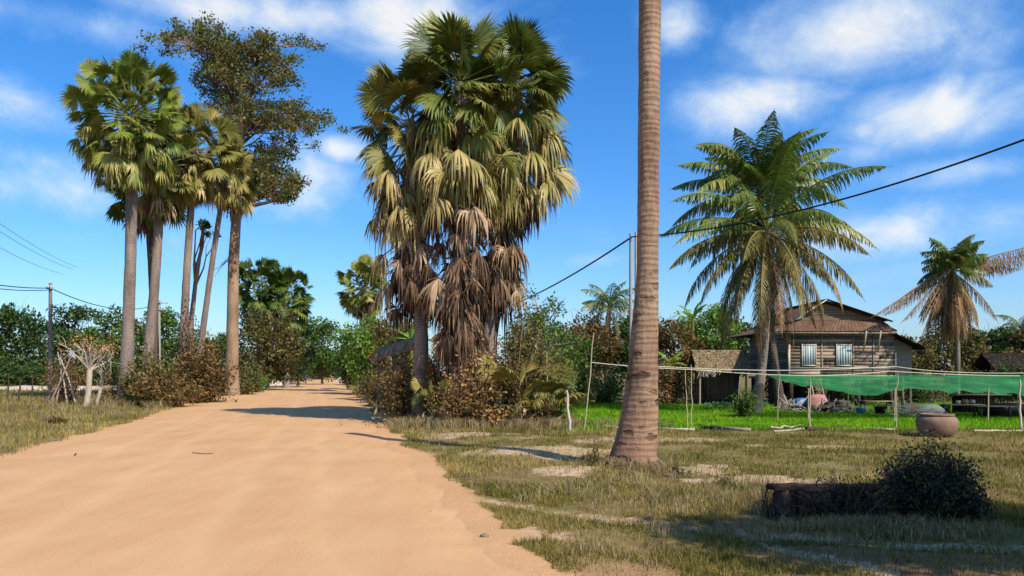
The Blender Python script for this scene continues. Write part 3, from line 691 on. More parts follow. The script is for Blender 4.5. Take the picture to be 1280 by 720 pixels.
coconut(1190, 39, 334, 1.9, 'ragged coconut palm at right, small green top over hanging brown dead fronds', 203, 1196, n_up=16, n_mid=8, n_old=8, n_dead=52, Ld=3.1, tr=(.13, .09), leafl=.75,
        extra=((math.radians(182), math.radians(-34), 4.3, .02, M_cocodead, .15), (math.radians(-2), math.radians(9), 4.2, -.03, M_cocodead, .1), (math.radians(186), math.radians(-26), 3.6, .12, M_cocodead, .3), (math.radians(3), math.radians(3), 3.6, .1, M_cocodead, .1), (math.radians(-6), math.radians(16), 5.4, .03, M_cocodead, 0), (math.radians(8), math.radians(6), 5.2, .0, M_cocodead, 0), (math.radians(184), math.radians(-30), 4.8, .03, M_cocodead, 0), (math.radians(190), math.radians(-44), 4.0, .02, M_cocodead, .1), (math.radians(200), math.radians(-50), 3.4, .1, M_cocodead, .2),
               (math.radians(250), math.radians(-60), 4, .1, M_cocodead, .1), (math.radians(190), math.radians(-62), 4, .05, M_cocodead, .1)))
coconut(762, 48, 385, 2.2, 'small coconut palm crown behind the tall bare trunk', 204, 762, n_up=9, n_mid=7, n_old=3, n_dead=2, tr=(.2, .14), nl=30)
coconut(1278, 62, 414, 2.4, 'distant coconut palm cut by the right edge of the picture', 205, 1285, n_up=7, n_mid=6, n_old=3, n_dead=1, tr=(.2, .14), nl=26)

# ------------------------------------------------------------------ the tall bare trunk in front
def big_trunk():
    r = rng(55); d = 15.3
    pts = [(789, 588), (792, 570), (795, 550), (798.5, 525), (801.5, 490), (804.5, 440), (806.5, 404), (808.5, 370), (809.5, 330), (810, 280), (810.5, 200), (811.5, 100), (812.5, 0), (813, -110)]
    hw = [33, 29, 26.5, 24, 21, 18, 16.3, 14.5, 13.4, 13.1, 13, 13.3, 13.8, 13.8]
    ys = np.array([p[1] for p in pts], float); zi = np.linspace(588, -110, 150)
    xs = np.interp(-zi, -ys, [p[0] for p in pts]); ws = np.interp(-zi, -ys, hw) / FOC * d
    P = np.stack([(xs - 640) / FOC * d, np.full(150, d), EYE - (zi - HORZ) / FOC * d], -1)
    base = P[0].copy(); base[2] = hz(base[0], d) - .12; P[:, 2] = P[:, 2] - 0; P[0, 2] = base[2]
    o = thing('palm_trunk', base, 'tall bare leafless palm trunk, scarred brown, the nearest trunk, cut by the top edge', 'tree trunk')
    mb = MB(); sides = 40
    a = np.arange(sides) / sides * 2 * PI
    z = P[:, 2]
    lum = 1 + .035 * np.where(z[:, None] < 5, 1, .4) * (fbm(a[None] * 2.4 + 3, z[:, None] * 6 + 0 * a[None], 27, 3) - .5) * 2 + .06 * (fbm(a[None] * 1.2 + z[:, None] * .1, z[:, None] * 1.6 + 0 * a[None], 7) - .5) * 2 + .03 * (fbm(a[None] * .8, z[:, None] * 5 + 0 * a[None], 17) - .5) * 2
    # root flare lumps
    lum = lum + .16 * np.exp(-(z[:, None] + .0) / .3) * (fbm(a[None] * 2.3, a[None] * 0 + 4, 9) - .3)
    ring = P[:, None] + (ws[:, None] * lum)[..., None] * np.stack([np.cos(a), np.sin(a), 0 * a], -1)[None]
    i = np.arange(149)[:, None]; j = np.arange(sides)[None]; k = (j + 1) % sides
    mb.add(ring.reshape(-1, 3), np.stack([i * sides + j, i * sides + k, (i + 1) * sides + k, (i + 1) * sides + j], -1).reshape(-1, 4))
    mb.add(ring[-1], [list(range(sides))])
    mb.build('trunk', M_barkbig, o, shade=True, loc=base)
    # fibrous root mass round the foot
    rm = MB()
    for q in range(320):
        az = r.random() * 2 * PI; rr = .46 + .08 * r.random(); h0 = .02 + .22 * r.random() ** 1.5
        p0 = base + np.array([math.cos(az) * (rr - .06), math.sin(az) * (rr - .06), h0 + .12]); l = .05 + .22 * r.random() ** 1.5
        p2 = base + np.array([math.cos(az) * (rr + l), math.sin(az) * (rr + l), .06])
        rm.tube([p0, (p0 + p2) / 2 + [0, 0, .03 + .02 * r.random()], p2], [.018, .014, .006], 5, val=r.random())
    rm.build('roots', M_stem2, o, loc=base)
M_stem2 = barkmat('root_brown', (.10, .055, .035), (.2, .12, .08), (.3, .2, .13), bs=.4)
big_trunk()

# ------------------------------------------------------------------ broadleaf trees and bushes
def limb(mb, a, b, r0, r1, r, n=7, wob=.08, sides=6):
    a = np.asarray(a, float); b = np.asarray(b, float); L = np.linalg.norm(b - a); t = np.linspace(0, 1, n)[:, None]
    P = a + (b - a) * t + np.sin(PI * t) * r.normal(size=3) * wob * L + r.normal(size=(n, 3)) * wob * .18 * L * (t > 0) * (t < 1)
    mb.tube(P, np.linspace(r0, r1, n), sides, val=r.random(), cap=False); return P
def tree(label, px, d, ytop, ybot, wpx, seed, mat=M_dk, leaf=.3, n=3500, name='leafy_tree', group=None, tr=.18, clumps=None, trunk_mat=None, cl_r=None, trunk_px=None,
         nclump=34, dep=None, squash=.8, cat='tree', shell=.55, center=None):
    r = rng(seed); x = X(px, d); bx = X(trunk_px or px, d); bz = hz(bx, d) - .05; loc = np.array([bx, d, bz])
    zt, zb = Zof(ytop, d), max(Zof(ybot, d), bz + .15); rx = wpx / 2 / FOC * d; rz = (zt - zb) / 2; cz = (zt + zb) / 2; ry = dep or rx * .9
    o = thing(name, loc, label, cat, group)
    # clump centres: on and inside an ellipsoid, lumpy
    if clumps is None:
        u = norm(r.normal(size=(nclump, 3))); rad = (shell + (1 - shell) * r.random(nclump)) ** .8
        Cn = np.array([x, d, cz]) + u * rad[:, None] * np.array([rx, ry, rz]) * .86
    else:
        Cn = np.array([[X(a, d + dy), d + dy, Zof(b, d + dy)] for (a, b, dy) in clumps])
        nclump = len(Cn)
    cr = cl_r or (.30 * (rx * rz) ** .5 + .1)
    R = cr * (.6 + .8 * r.random(nclump))
    # limbs
    tm = MB(); top = np.array([x * .6 + bx * .4, d, zb + (zt - zb) * .55])
    TP = limb(tm, loc, top, tr, tr * .45, r, 10, .03, 9)
    for c in Cn:
        k = int(np.clip((c[2] - bz) / max(.1, top[2] - bz) * 9 * .75, 2, 9)); st = TP[k]
        Q = limb(tm, st, c, tr * .35, tr * .08, r, 6, .09, 5)
        for q in range(2):
            e = c + r.normal(size=3) * R.mean() * .8; limb(tm, Q[3 + q], e, tr * .12, tr * .04, r, 4, .1, 4)
    tm.build('trunk', trunk_mat or M_barktree, o, shade=True, loc=loc)
    per = np.maximum(8, (n * R ** 2 / (R ** 2).sum()).astype(int))
    lm = MB()
    for c, rr, p in zip(Cn, R, per):
        u = norm(r.normal(size=(p, 3))) * (r.random(p) ** .45)[:, None] * rr
        u[:, 2] *= squash; P = c + u
        tone = .35 * r.random()
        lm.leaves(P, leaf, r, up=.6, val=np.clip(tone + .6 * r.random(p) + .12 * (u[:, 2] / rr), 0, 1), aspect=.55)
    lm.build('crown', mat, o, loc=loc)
    return o
BT = 'trees along the far side of the left field'
tree('dark round tree at the far left edge of the picture', 8, 88, 372, 478, 100, 301, M_dk, .42, 5200, group=BT, nclump=40)
tree('low dark tree filling the dip between the two left field trees', 52, 98, 398, 484, 60, 302, M_dk, .42, 2600, group=BT)
tree('tall open crowned tree behind the left roadside utility pole', 96, 96, 370, 482, 82, 303, M_dk, .42, 3800, group=BT, nclump=44, shell=.7, cl_r=1.0)
tree('mid green tree just left of the thick pale palm trunk', 138, 92, 378, 484, 66, 304, M_md, .4, 3400, group=BT)
tree('bright green tree seen between the left palm trunks', 211, 96, 382, 484, 74, 305, M_md, .42, 4200, group=BT)
tree('low dark tree right of the creeper clad leaning palm', 250, 90, 420, 484, 56, 306, M_dk, .4, 2600, group=BT)
tree('low green tree just left of the tan trunk of the tall leafy tree', 281, 96, 415, 484, 44, 307, M_md, .4, 2200, group=BT)
tree('dull olive tree behind the palm trunks at left', 172, 104, 402, 484, 70, 308, M_ol, .45, 3000, group=BT)
MT = 'trees closing the far end of the road'
tree('broad olive thicket tree under the two distant palms', 334, 72, 382, 482, 100, 311, M_ol, .3, 6500, group=MT, nclump=50)
tree('dark green tree right of the two distant palms', 372, 84, 386, 480, 54, 312, M_dk, .34, 3600, group=MT)
tree('rounded green tree left of the road end', 403, 100, 388, 476, 50, 313, M_md, .4, 3200, group=MT)
tree('dark tree at the very end of the road', 418, 190, 438, 472, 60, 314, M_dk, .8, 2600, group=MT)
tree('hazy green tree behind the road end, left part', 388, 175, 432, 472, 50, 315, M_ol, .8, 2400, group=MT)
tree('bright green tree under the single distant palm', 458, 60, 388, 478, 74, 316, M_br, .26, 5200, group=MT, nclump=44, trunk_px=462)
tree('dark green tree on the right shoulder of the far road', 436, 76, 428, 478, 36, 317, M_dk, .3, 2600, group=MT)
tree('brownish dry scrub tree right of the bright green tree', 492, 48, 388, 488, 60, 318, M_rust, .2, 3800, group=MT)
tree('olive shrubby tree behind the slim clump trunk', 515, 44, 398, 490, 50, 319, M_ol, .2, 2800, group=MT)
RT = 'trees behind the vegetable garden'
tree('airy pale green tree rising right of the palm clump', 668, 33, 352, 505, 88, 321, M_md, .12, 4600, group=RT, nclump=46, cl_r=.42, shell=.3, trunk_mat=M_pale)
tree('light green bush tree left of the garden', 690, 36, 400, 505, 96, 322, M_md, .16, 5200, group=RT, nclump=40)
tree('dark olive tree behind the left end of the garden', 735, 47, 388, 492, 84, 323, M_rust, .2, 6000, group=RT, nclump=44)
tree('dark dense tree directly behind the tall bare trunk', 790, 49, 385, 490, 90, 324, M_dk, .22, 6000, group=RT, nclump=44)
tree('rusty leaved tree between the bare trunk and the thatched hut', 842, 48, 384, 488, 64, 325, M_rust, .2, 5000, group=RT, nclump=36)
tree('bright lime green tree above the thatched hut', 885, 52, 376, 450, 84, 326, M_br, .22, 5600, group=RT, nclump=36)
tree('dark tree close behind the left side of the wooden house', 925, 56, 392, 470, 60, 327, M_dk, .25, 3000, group=RT)
tree('dark olive tree touching the right end of the house', 1138, 50, 408, 478, 66, 328, M_ol, .22, 5000, group=RT)
tree('brown green tree behind the hanging dead fronds', 1190, 54, 402, 476, 84, 329, M_ol, .24, 5200, group=RT)
tree('dark leafy tree left of the right edge of the picture', 1235, 58, 402, 474, 76, 330, M_dk, .26, 5000, group=RT)
tree('low dull tree at the right edge, beside the cut off palm', 1284, 56, 404, 478, 70, 331, M_ol, .26, 4000, group=RT)

# tall leafy tree at left
cl = []
rr = rng(77)
for (cx, cy, n, sx, sy) in ((258, 42, 7, 22, 9), (225, 48, 3, 10, 6), (290, 62, 10, 24, 14), (330, 62, 7, 18, 12), (352, 88, 7, 14, 12), (300, 100, 10, 24, 16), (268, 85, 7, 18, 16), (345, 135, 6, 18, 12), (380, 150, 6, 12, 9),
                       (315, 150, 8, 18, 12), (285, 130, 7, 18, 16), (360, 170, 3, 8, 6), (325, 210, 11, 18, 10), (348, 236, 11, 16, 11), (312, 232, 9, 14, 12), (330, 200, 6, 14, 8)):
    for k in range(n): cl.append((cx + sx * rr.normal() * .68, cy + sy * rr.normal() * .68, rr.normal() * 1.6))
def tall_tree():
    r = rng(350); d = 58.0; bx = X(290, d); bz = hz(bx, d) - .08; loc = np.array([bx, d, bz])
    o = thing('tall_tree', loc, 'very tall open crowned leafy tree with a straight tan trunk at the left road edge', 'tree')
    tm = MB(); pts = [W(290, 486, d), W(290, 460, d), W(291, 400, d), W(292, 330, d), W(296, 260, d), W(298, 205, d), W(297, 160, d), W(292, 110, d), W(284, 65, d)]
    pts[0][2] = bz
    tm.tube(pts, [.58, .46, .42, .38, .33, .28, .2, .13, .06], 14, rough=.06, seed=3)
    TP = np.array(pts)
    Cn = np.array([[X(a, d + dy), d + dy, Zof(b, d + dy)] for (a, b, dy) in cl])
    lm = MB()
    for c in Cn:
        kk = [i for i in range(4, 9) if TP[i][2] < c[2] + .3] or [4]
        st = TP[kk[-1]] * (1 - (q_ := r.random() * .8)) + TP[max(4, kk[-1] - 1)] * q_
        Q = limb(tm, st, c, .075, .02, r, 7, .05, 5)
        for q in range(5):
            e = c + r.normal(size=3) * np.array([.8, .8, .45]); limb(tm, Q[4], e, .03, .012, r, 4, .1, 4)
            p = 62; u = r.normal(size=(p, 3)) * np.array([.27, .27, .17])
            lm.leaves(e + u, .21, r, up=.6, val=np.clip(.25 + .2 * r.random() + .55 * r.random(p), 0, 1), aspect=.6)
    # dead side twigs
    for (a, b) in (((292, 318), (262, 338)), ((292, 318), (268, 346)), ((292, 318), (275, 330))): limb(tm, W(*a, d), W(*b, d), .04, .012, r, 6, .08, 4)
    tm.build('trunk', M_barkred, o, shade=True, loc=loc); lm.build('crown', M_rust2, o, loc=loc)
M_rust2 = leafmat('leaf_brownish_green', [(0, (.022, .036, .010)), (.45, (.052, .082, .020)), (.8, (.11, .115, .035)), (1, (.2, .14, .06))])
tall_tree()
# thin dark companion trunk with a small tuft
tree('slender dark tree with a tiny leaf tuft beside the leaning palm', 264, 53, 272, 296, 26, 352, M_md, .2, 500, nclump=5, tr=.22, trunk_px=238, trunk_mat=M_barkgrey)

def bush(label, px, d, ytop, wpx, seed, mat=M_ol, leaf=.1, n=1600, name='bush', group=None, dep=None, cat='bush', stems=12, squash=1, ybase=None, airy=.0, upright=0):
    r = rng(seed); x = X(px, d); bz = hz(x, d); loc = np.array([x, d, bz]); H = Zof(ytop, d) - bz; rx = wpx / 2 / FOC * d; ry = dep or rx * .8
    o = thing(name, loc, label, cat, group); sm = MB(); lm = MB()
    tips = []
    for k in range(stems):
        az = r.random() * 2 * PI; q = r.random() ** .6; hh = H * (1 - .55 * q ** 2) * (.5 + .55 * r.random())
        e = loc + np.array([math.cos(az) * rx * q, math.sin(az) * ry * q, hh])
        Q = limb(sm, loc + [r.normal() * rx * .12, r.normal() * ry * .12, -.03], e, max(.006, H * .014), .003 + H * .002, r, 6, .08, 5)
        tips += [Q[2], Q[3], Q[4], Q[5]]
        for s in range(2):
            e2 = Q[3] + r.normal(size=3) * H * .18; e2[2] = max(e2[2], bz + .08); limb(sm, Q[2], e2, H * .007, .003, r, 4, .1, 4); tips.append(e2)
    tips = np.array(tips); pick = tips[r.integers(0, len(tips), n)]
    P = pick + r.normal(size=(n, 3)) * np.array([rx, ry, H * .8]) * (.13 - .07 * airy); P[:, 2] = np.maximum(P[:, 2], bz + .02)
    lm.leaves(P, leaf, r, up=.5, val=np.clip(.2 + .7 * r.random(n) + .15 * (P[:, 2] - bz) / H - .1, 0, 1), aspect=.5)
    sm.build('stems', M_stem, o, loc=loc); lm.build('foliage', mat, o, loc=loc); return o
LB = 'bushes around the tall palms at left'
bush('dry reddish brown bush spilling to the road at the foot of the left palms', 205, 40.5, 462, 90, 401, M_rust, .17, 5200, group=LB, stems=26)
bush('yellow olive bush against the thick pale palm trunk', 183, 41.3, 440, 60, 402, M_ol, .17, 3600, group=LB, stems=20)
bush('dark shaded bush tucked low beside the thick pale palm trunk', 172, 39.8, 478, 30, 403, M_dk, .13, 1400, group=LB)
bush('big dark olive bush between the leaning palm and the tan tree trunk', 256, 46, 425, 70, 404, M_rust, .18, 5200, group=LB, stems=26)
bush('green bush right behind the tan tree trunk', 300, 60, 452, 60, 405, M_ol, .2, 2600, group=LB)
bush('low green roadside bush beyond the tan trunk', 318, 66, 464, 50, 406, M_md, .2, 1400, group=LB)
bush('dark creeper hanging on the lower trunk of the leaning palm', 237, 46.4, 390, 34, 407, M_rust, .16, 1800, name='creeper', cat='creeper', stems=14, dep=.5)
bush('leafless looking brown bush left of the thick pale trunk', 140, 43, 462, 44, 408, M_dry, .1, 900, group=LB, stems=22)
RB = 'bushes on the right shoulder of the road'
bush('tall straw coloured scrub right of the clump trunks', 652, 28.4, 380, 84, 440, M_ol, .13, 5600, group=RB, stems=44)
bush('vines and shoots climbing the front of the thick clump trunk', 596, 26.6, 424, 66, 441, M_dry, .12, 2400, group=RB, stems=34, dep=.5)
bush('dusty brown scrub between the slim trunk and the road', 510, 28.6, 430, 60, 442, M_rust, .12, 3200, group=RB, stems=26)
bush('tangled dry twigs hanging at the thick clump trunk foot', 572, 26.5, 462, 50, 443, M_dry, .1, 1800, group=RB, stems=30, dep=.4)
bush('dark round bush at the road edge left of the slim clump trunk', 500, 30, 484, 44, 411, M_dk, .09, 3200, group=RB)
bush('dry olive bush at the right road shoulder', 478, 42, 462, 46, 412, M_rust, .13, 2400, group=RB)
bush('sage coloured low bush further up the right shoulder', 462, 54, 458, 40, 413, M_ol, .16, 1800, group=RB)
bush('leafy undergrowth between the clump trunks', 552, 27.6, 440, 60, 414, M_rust, .12, 3200, group=RB)
bush('thick undergrowth right of the clump trunks', 640, 27.9, 440, 84, 415, M_rust, .12, 5000, group=RB, stems=24)
bush('straw coloured shrubs right of the clump, beside the garden', 672, 27, 492, 60, 416, M_rust, .1, 2600, group=RB)
bush('green vine bush at the left end of the garden', 690, 29.5, 430, 50, 417, M_md, .12, 2600, group=RB)
bush('brown leaf covered bush low in front of the clump', 612, 26.3, 494, 80, 418, M_dry, .12, 2800, group=RB)
HB = 'bushes along the back of the garden'
bush('dark bush behind the garden, left part', 716, 42, 446, 70, 421, M_ol, .15, 3600, group=HB)
bush('bright leaved bush behind the garden, left of the bare trunk', 757, 44, 456, 60, 422, M_md, .15, 3000, group=HB)
bush('brown bush behind the garden, right of the bare trunk', 838, 44, 446, 60, 423, M_dry, .15, 3200, group=HB)
bush('yellow green shrub standing in the garden before the palm foot', 931, 31.5, 482, 34, 424, M_md, .09, 2200, group=HB)
bush('dark undergrowth right of the yellow green shrub', 968, 46, 466, 50, 425, M_shade, .14, 2200, group=HB)
bush('dark bush below the hanging dead fronds', 1215, 47, 452, 90, 426, M_ol, .15, 3600, group=HB)
bush('olive bush at the right edge beyond the net', 1268, 47, 444, 60, 427, M_dk, .15, 3000, group=HB)
# near weeds
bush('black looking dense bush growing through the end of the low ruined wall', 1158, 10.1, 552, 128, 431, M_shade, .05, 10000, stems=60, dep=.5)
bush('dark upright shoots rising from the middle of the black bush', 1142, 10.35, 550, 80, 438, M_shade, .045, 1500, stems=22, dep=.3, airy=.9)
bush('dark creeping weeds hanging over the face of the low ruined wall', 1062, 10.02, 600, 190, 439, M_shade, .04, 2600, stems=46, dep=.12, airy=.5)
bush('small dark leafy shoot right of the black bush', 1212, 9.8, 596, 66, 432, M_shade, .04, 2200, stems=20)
WD = 'small weeds on the grass verge'
bush('small dark weed sprouting behind the low ruined wall', 1032, 10.9, 582, 36, 433, M_shade, .035, 420, name='weed', cat='weed', group=WD, stems=9, airy=.6)
bush('small green weed in the grass right of the bare trunk', 905, 13, 592, 36, 434, M_ol, .035, 380, name='weed', cat='weed', group=WD, stems=9, airy=.6)
bush('small leafy weed at the left foot of the bare trunk', 744, 15.2, 552, 24, 435, M_ol, .045, 320, name='weed', cat='weed', group=WD, stems=8, airy=.5)
bush('thin bare weed left of the low ruined wall', 957, 10.4, 590, 22, 436, M_stem, .03, 90, name='weed', cat='weed', group=WD, stems=8, airy=.6)
bush('little brown weed clump alone in the left verge', 70, 27.5, 520, 34, 437, M_rust, .08, 420, name='weed', cat='weed', group=WD)
bush('low green weed between the bare trunk and the road', 850, 14, 570, 30, 438, M_md, .035, 260, name='weed', cat='weed', group=WD, airy=.5)
# unseen tree added off frame, crown stretched to shade the near right verge
def added_shade_tree():
    r = rng(901); loc = np.array([11.0, 3.7, 0.]); o = thing('leafy_tree', loc, 'unseen broad dark tree added beyond the right edge of the picture to shade the verge', 'tree')
    tm = MB(); TP = limb(tm, loc, loc + [0, 0, 5], .25, .12, r, 10, .03, 9); lm = MB()
    for k in range(96):
        u = norm(r.normal(size=3)) * np.array([5.4, 1.35, 1.2]) * (.3 + .7 * r.random()); c = loc + [0, 0, 7.2] + u
        limb(tm, TP[int(5 + 4 * r.random())], c, .06, .015, r, 6, .08, 5)
        P = c + norm(r.normal(size=(300, 3))) * (r.random(300) ** .45)[:, None] * .62
        lm.leaves(P, .16, r, up=.6)
    tm.build('trunk', M_barktree, o, shade=True, loc=loc); lm.build('crown', M_dk, o, loc=loc)
added_shade_tree()

# banana plants
def banana(label, px, d, py, seed, n=6, L=1.6, el0=75):
    r = rng(seed); x = X(px, d); bz = hz(x, d); top = np.array([x, d, Zof(py, d)]); loc = np.array([x, d, bz])
    o = thing('banana_plant', loc, label, 'banana plant', 'banana plants'); sm = MB(); sm.tube([loc, top], [.14, .09], 10, val=.4); sm.build('stem', M_palmolive, o, shade=True, loc=loc)
    for k in range(n):
        az = k * 2.4 + r.random(); el = math.radians(el0 - 12 * k + r.normal() * 6); mb = MB(); m = 12; t = np.linspace(0, 1, m); e = el - 1.1 * t ** 1.5
        hv = np.array([math.cos(az), math.sin(az), 0]); st = np.cos(e)[:, None] * hv + np.sin(e)[:, None] * np.array([0, 0, 1.])
        P = top + np.concatenate([[np.zeros(3)], np.cumsum(st[:-1] * L / (m - 1), 0)]); T = norm(np.gradient(P, axis=0)); S = np.array([-math.sin(az), math.cos(az), 0]); N = np.cross(S, T)
        w = .24 * np.sin(np.clip(t * 1.05 - .12, 0.02, 1) * PI) ** .5; w[0] = .02; w[1] = .03; w[-1] = .02
        V = np.stack([P - S * w[:, None] + N * w[:, None] * .35, P, P + S * w[:, None] + N * w[:, None] * .35], 1); q = (np.arange(m - 1)[:, None] * 3 + np.arange(2)[None])
        mb.add(V.reshape(-1, 3), np.stack([q, q + 1, q + 4, q + 3], -1).reshape(-1, 4), np.clip(.5 + .2 * r.normal(size=(m - 1) * 2), 0, 1))
        mb.build('leaf', M_banana, o, loc=loc)
banana('banana plant with broad lime leaves peeking out left of the clump', 514, 38, 425, 501, 6, 1.5)
banana('banana plant rising above the lime green tree behind the garden', 866, 49, 398, 502, 5, 1.3, 85)
banana('low banana plant beside the thatched hut', 838, 45, 455, 503, 6, 1.2)
# cabbage-like row
for k in range(9):
    px = 884 + k * 8.5 + (k % 3) * 2; d = 37.5 + (k * 7 % 3) * .5; r = rng(520 + k); x = X(px, d); L = np.array([x, d, hz(x, d)]); mb = MB()
    for q in range(9):
        az = q * 2.4; el = .3 + .9 * q / 9; dv = np.array([math.cos(az) * math.cos(el), math.sin(az) * math.cos(el), math.sin(el)]); s = np.array([-math.sin(az), math.cos(az), 0]); ln = .34 + .1 * r.random()
        b = L + [0, 0, .12]; mb.add([b, b + dv * ln * .5 + s * ln * .35, b + dv * ln - [0, 0, .04], b + dv * ln * .5 - s * ln * .35], [[0, 1, 2, 3]], .5 + .5 * r.random())
    mb.tube([L, L + [0, 0, .14]], [.02, .03], 6)
    ord_ = ['first', 'second', 'third', 'fourth', 'fifth', 'sixth', 'seventh', 'eighth', 'last'][k]
    tag(mb.build('leafy_vegetable', leafmat('vegetable_leaf', [(0, (.05, .15, .05)), (1, (.22, .38, .18))], .2), loc=L), f'{ord_} pale leafy vegetable from the left in the row behind the garden', 'vegetable plant', 'vegetable row behind the garden')

# ------------------------------------------------------------------ wooden house
def house():
    hx, hy, hw, hd = 13.85, 40.0, 5.3, 6.6          # left front corner, width, depth
    z0, z1 = 1.62, 3.75
    loc = np.array([hx + hw / 2, hy + hd / 2, 0.0])
    o = thing('wooden_house', loc, 'weathered wooden stilt house with a rusty gabled roof behind the garden', 'house')
    r = rng(600)
    def part(mb, name, mat, parent=None, lab=None, sh=False):
        q = mb.build(name, mat, o, sh, loc=loc)
        if parent is not None: q.parent = parent
        if lab: q['label'] = lab
        return q
    # front wall of horizontal planks
    m = MB(); nb = 13; bh = (z1 - z0) / nb
    for k in range(nb):
        x = hx
        while x < hx + hw - .01:
            l = min(hx + hw - x, 1.2 + 2.2 * r.random()); z = z0 + (k + .5) * bh
            m.box((x + l / 2, hy + .012 * r.normal() * .6, z), (l - .012, .03, bh * (.93 + .04 * r.random())), val=r.random(), tilt=(.10, .006 * r.normal(), 0)); x += l
    # battens
    for bx_ in (hx + .03, hx + 1.62, hx + 3.2, hx + 4.2): m.box((bx_, hy - .035, (z0 + z1) / 2), (.06, .03, z1 - z0), val=.6)
    m.box((hx + hw / 2, hy + .05, (z0 + z1) / 2), (hw - .04, .02, z1 - z0 - .03), val=.1)
    part(m, 'front_wall', M_plank)
    m = MB(); m.box((hx - .02, hy - .04, (z0 + z1) / 2 - .3), (.09, .07, z1 - z0 - .6), val=.8); m.box((hx + hw, hy - .04, (z0 + z1) / 2 - .5), (.08, .07, z1 - z0 - 1.0), val=.7)
    m.box((hx + hw / 2, hy - .055, z0 + .36), (hw, .03, .05), val=.6); m.box((hx + hw / 2, hy - .06, z0 - .04), (hw + .1, .08, .09), val=.7)
    part(m, 'corner_post', M_plankpale)
    # side walls & back
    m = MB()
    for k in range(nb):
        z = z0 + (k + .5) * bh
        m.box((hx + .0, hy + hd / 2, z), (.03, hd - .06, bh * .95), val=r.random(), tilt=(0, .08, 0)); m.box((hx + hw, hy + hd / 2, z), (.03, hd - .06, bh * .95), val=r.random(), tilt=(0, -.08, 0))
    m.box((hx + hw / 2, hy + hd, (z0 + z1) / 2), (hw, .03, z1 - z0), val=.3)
    part(m, 'side_wall', M_wallshade)
    m = MB(); m.box((hx + hw / 2, hy + hd / 2, z0 - .16), (hw + .1, hd + .1, .12), val=.4); part(m, 'floor_deck', M_plank)
    # windows with slatted shutters
    for (px0, px1) in ((1002, 1019), (1045, 1063)):
        xa, xb = X(px0, hy), X(px1, hy); za, zb = Zof(457, hy), Zof(431, hy)
        f = MB()
        for xx in (xa, xb): f.box((xx, hy - .075, (za + zb) / 2), (.05, .05, zb - za + .08), val=.6)
        for zz in (za, zb): f.box(((xa + xb) / 2, hy - .075, zz), (xb - xa - .05, .046, .05), val=.6)
        w = part(f, 'window', M_plankpale)
        s = MB(); n = 5; wd = (xb - xa - .06) / n
        for k in range(n): s.box((xa + .03 + (k + .5) * wd, hy - .072, (za + zb) / 2), (wd * .86, .022, zb - za - .06), val=r.random())
        q = part(s, 'shutter', M_shutter, w, 'pale blue white vertical slat shutter')
    # stilts
    for ix in range(4):
        for iy in range(3):
            xx = hx + .15 + ix * (hw - .3) / 3; yy = hy + .15 + iy * (hd - .3) / 2
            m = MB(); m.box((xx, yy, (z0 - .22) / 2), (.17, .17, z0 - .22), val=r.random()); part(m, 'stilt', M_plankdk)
    # roof : corrugated sheets; skirt pents + gable
    def sheet(mb, A, B, Cc, D, nu=60, nv=6, amp=.018, rib=None):
        A, B, Cc, D = map(lambda p: np.asarray(p, float), (A, B, Cc, D))
        u = np.linspace(0, 1, nu * 2)[:, None, None]; v = np.linspace(0, 1, nv)[None, :, None]
        P = (A * (1 - u) + B * u) * (1 - v) + (D * (1 - u) + Cc * u) * v
        N = norm(np.cross(B - A, D - A)); N = N if N[2] > 0 else -N
        P = P + N * (amp * np.sin(np.arange(nu * 2) * PI * .5 * 1.0 + 0))[:, None, None] * 1.0 + N * (.02 * r.normal(size=(1, nv, 1)))
        n1, n2 = nu * 2, nv; i = np.arange(n1 - 1)[:, None]; j = np.arange(n2 - 1)[None]
        mb.add(P.reshape(-1, 3), np.stack([i * n2 + j, (i + 1) * n2 + j, (i + 1) * n2 + j + 1, i * n2 + j + 1], -1).reshape(-1, 4), r.random((n1 - 1) * (n2 - 1)) * .0 + .5)
        mb.add((P - N * .03).reshape(-1, 3), np.stack([i * n2 + j, (i + 1) * n2 + j, (i + 1) * n2 + j + 1, i * n2 + j + 1], -1)[..., ::-1].reshape(-1, 4), .2)
    ov = .95; ze = 3.80; zi = 4.38
    x0, x1, y0, y1 = hx - ov, hx + hw - .1, hy - .5, hy + hd + ov
    ix0, ix1, iy0, iy1 = hx + .45, hx + hw - .6, hy + .15, hy + hd - .3
    mR = MB()
    sheet(mR, (x0, y0, ze), (x1, y0, ze), (ix1, iy0, zi), (ix0, iy0, zi)); sheet(mR, (x0, y1, ze), (x0, y0, ze), (ix0, iy0, zi), (ix0, iy1, zi))
    sheet(mR, (x1, y0, ze), (x1, y1, ze), (ix1, iy1, zi), (ix1, iy0, zi)); sheet(mR, (x1, y1, ze), (x0, y1, ze), (ix0, iy1, zi), (ix1, iy1, zi))
    zr = 5.35; xm = X(1030, hy + .2) ; gy0 = iy0 - .25
    sheet(mR, (ix0 - .25, gy0, zi - .03), (ix0 - .25, iy1 + .2, zi - .03), (xm, iy1 + .2, zr), (xm, gy0, zr)); sheet(mR, (ix1 + .3, iy1 + .2, zi - .03), (ix1 + .3, gy0, zi - .03), (xm, gy0, zr), (xm, iy1 + .2, zr))
    rf = part(mR, 'roof', M_roof)
    g = MB(); gy = iy0 + .05
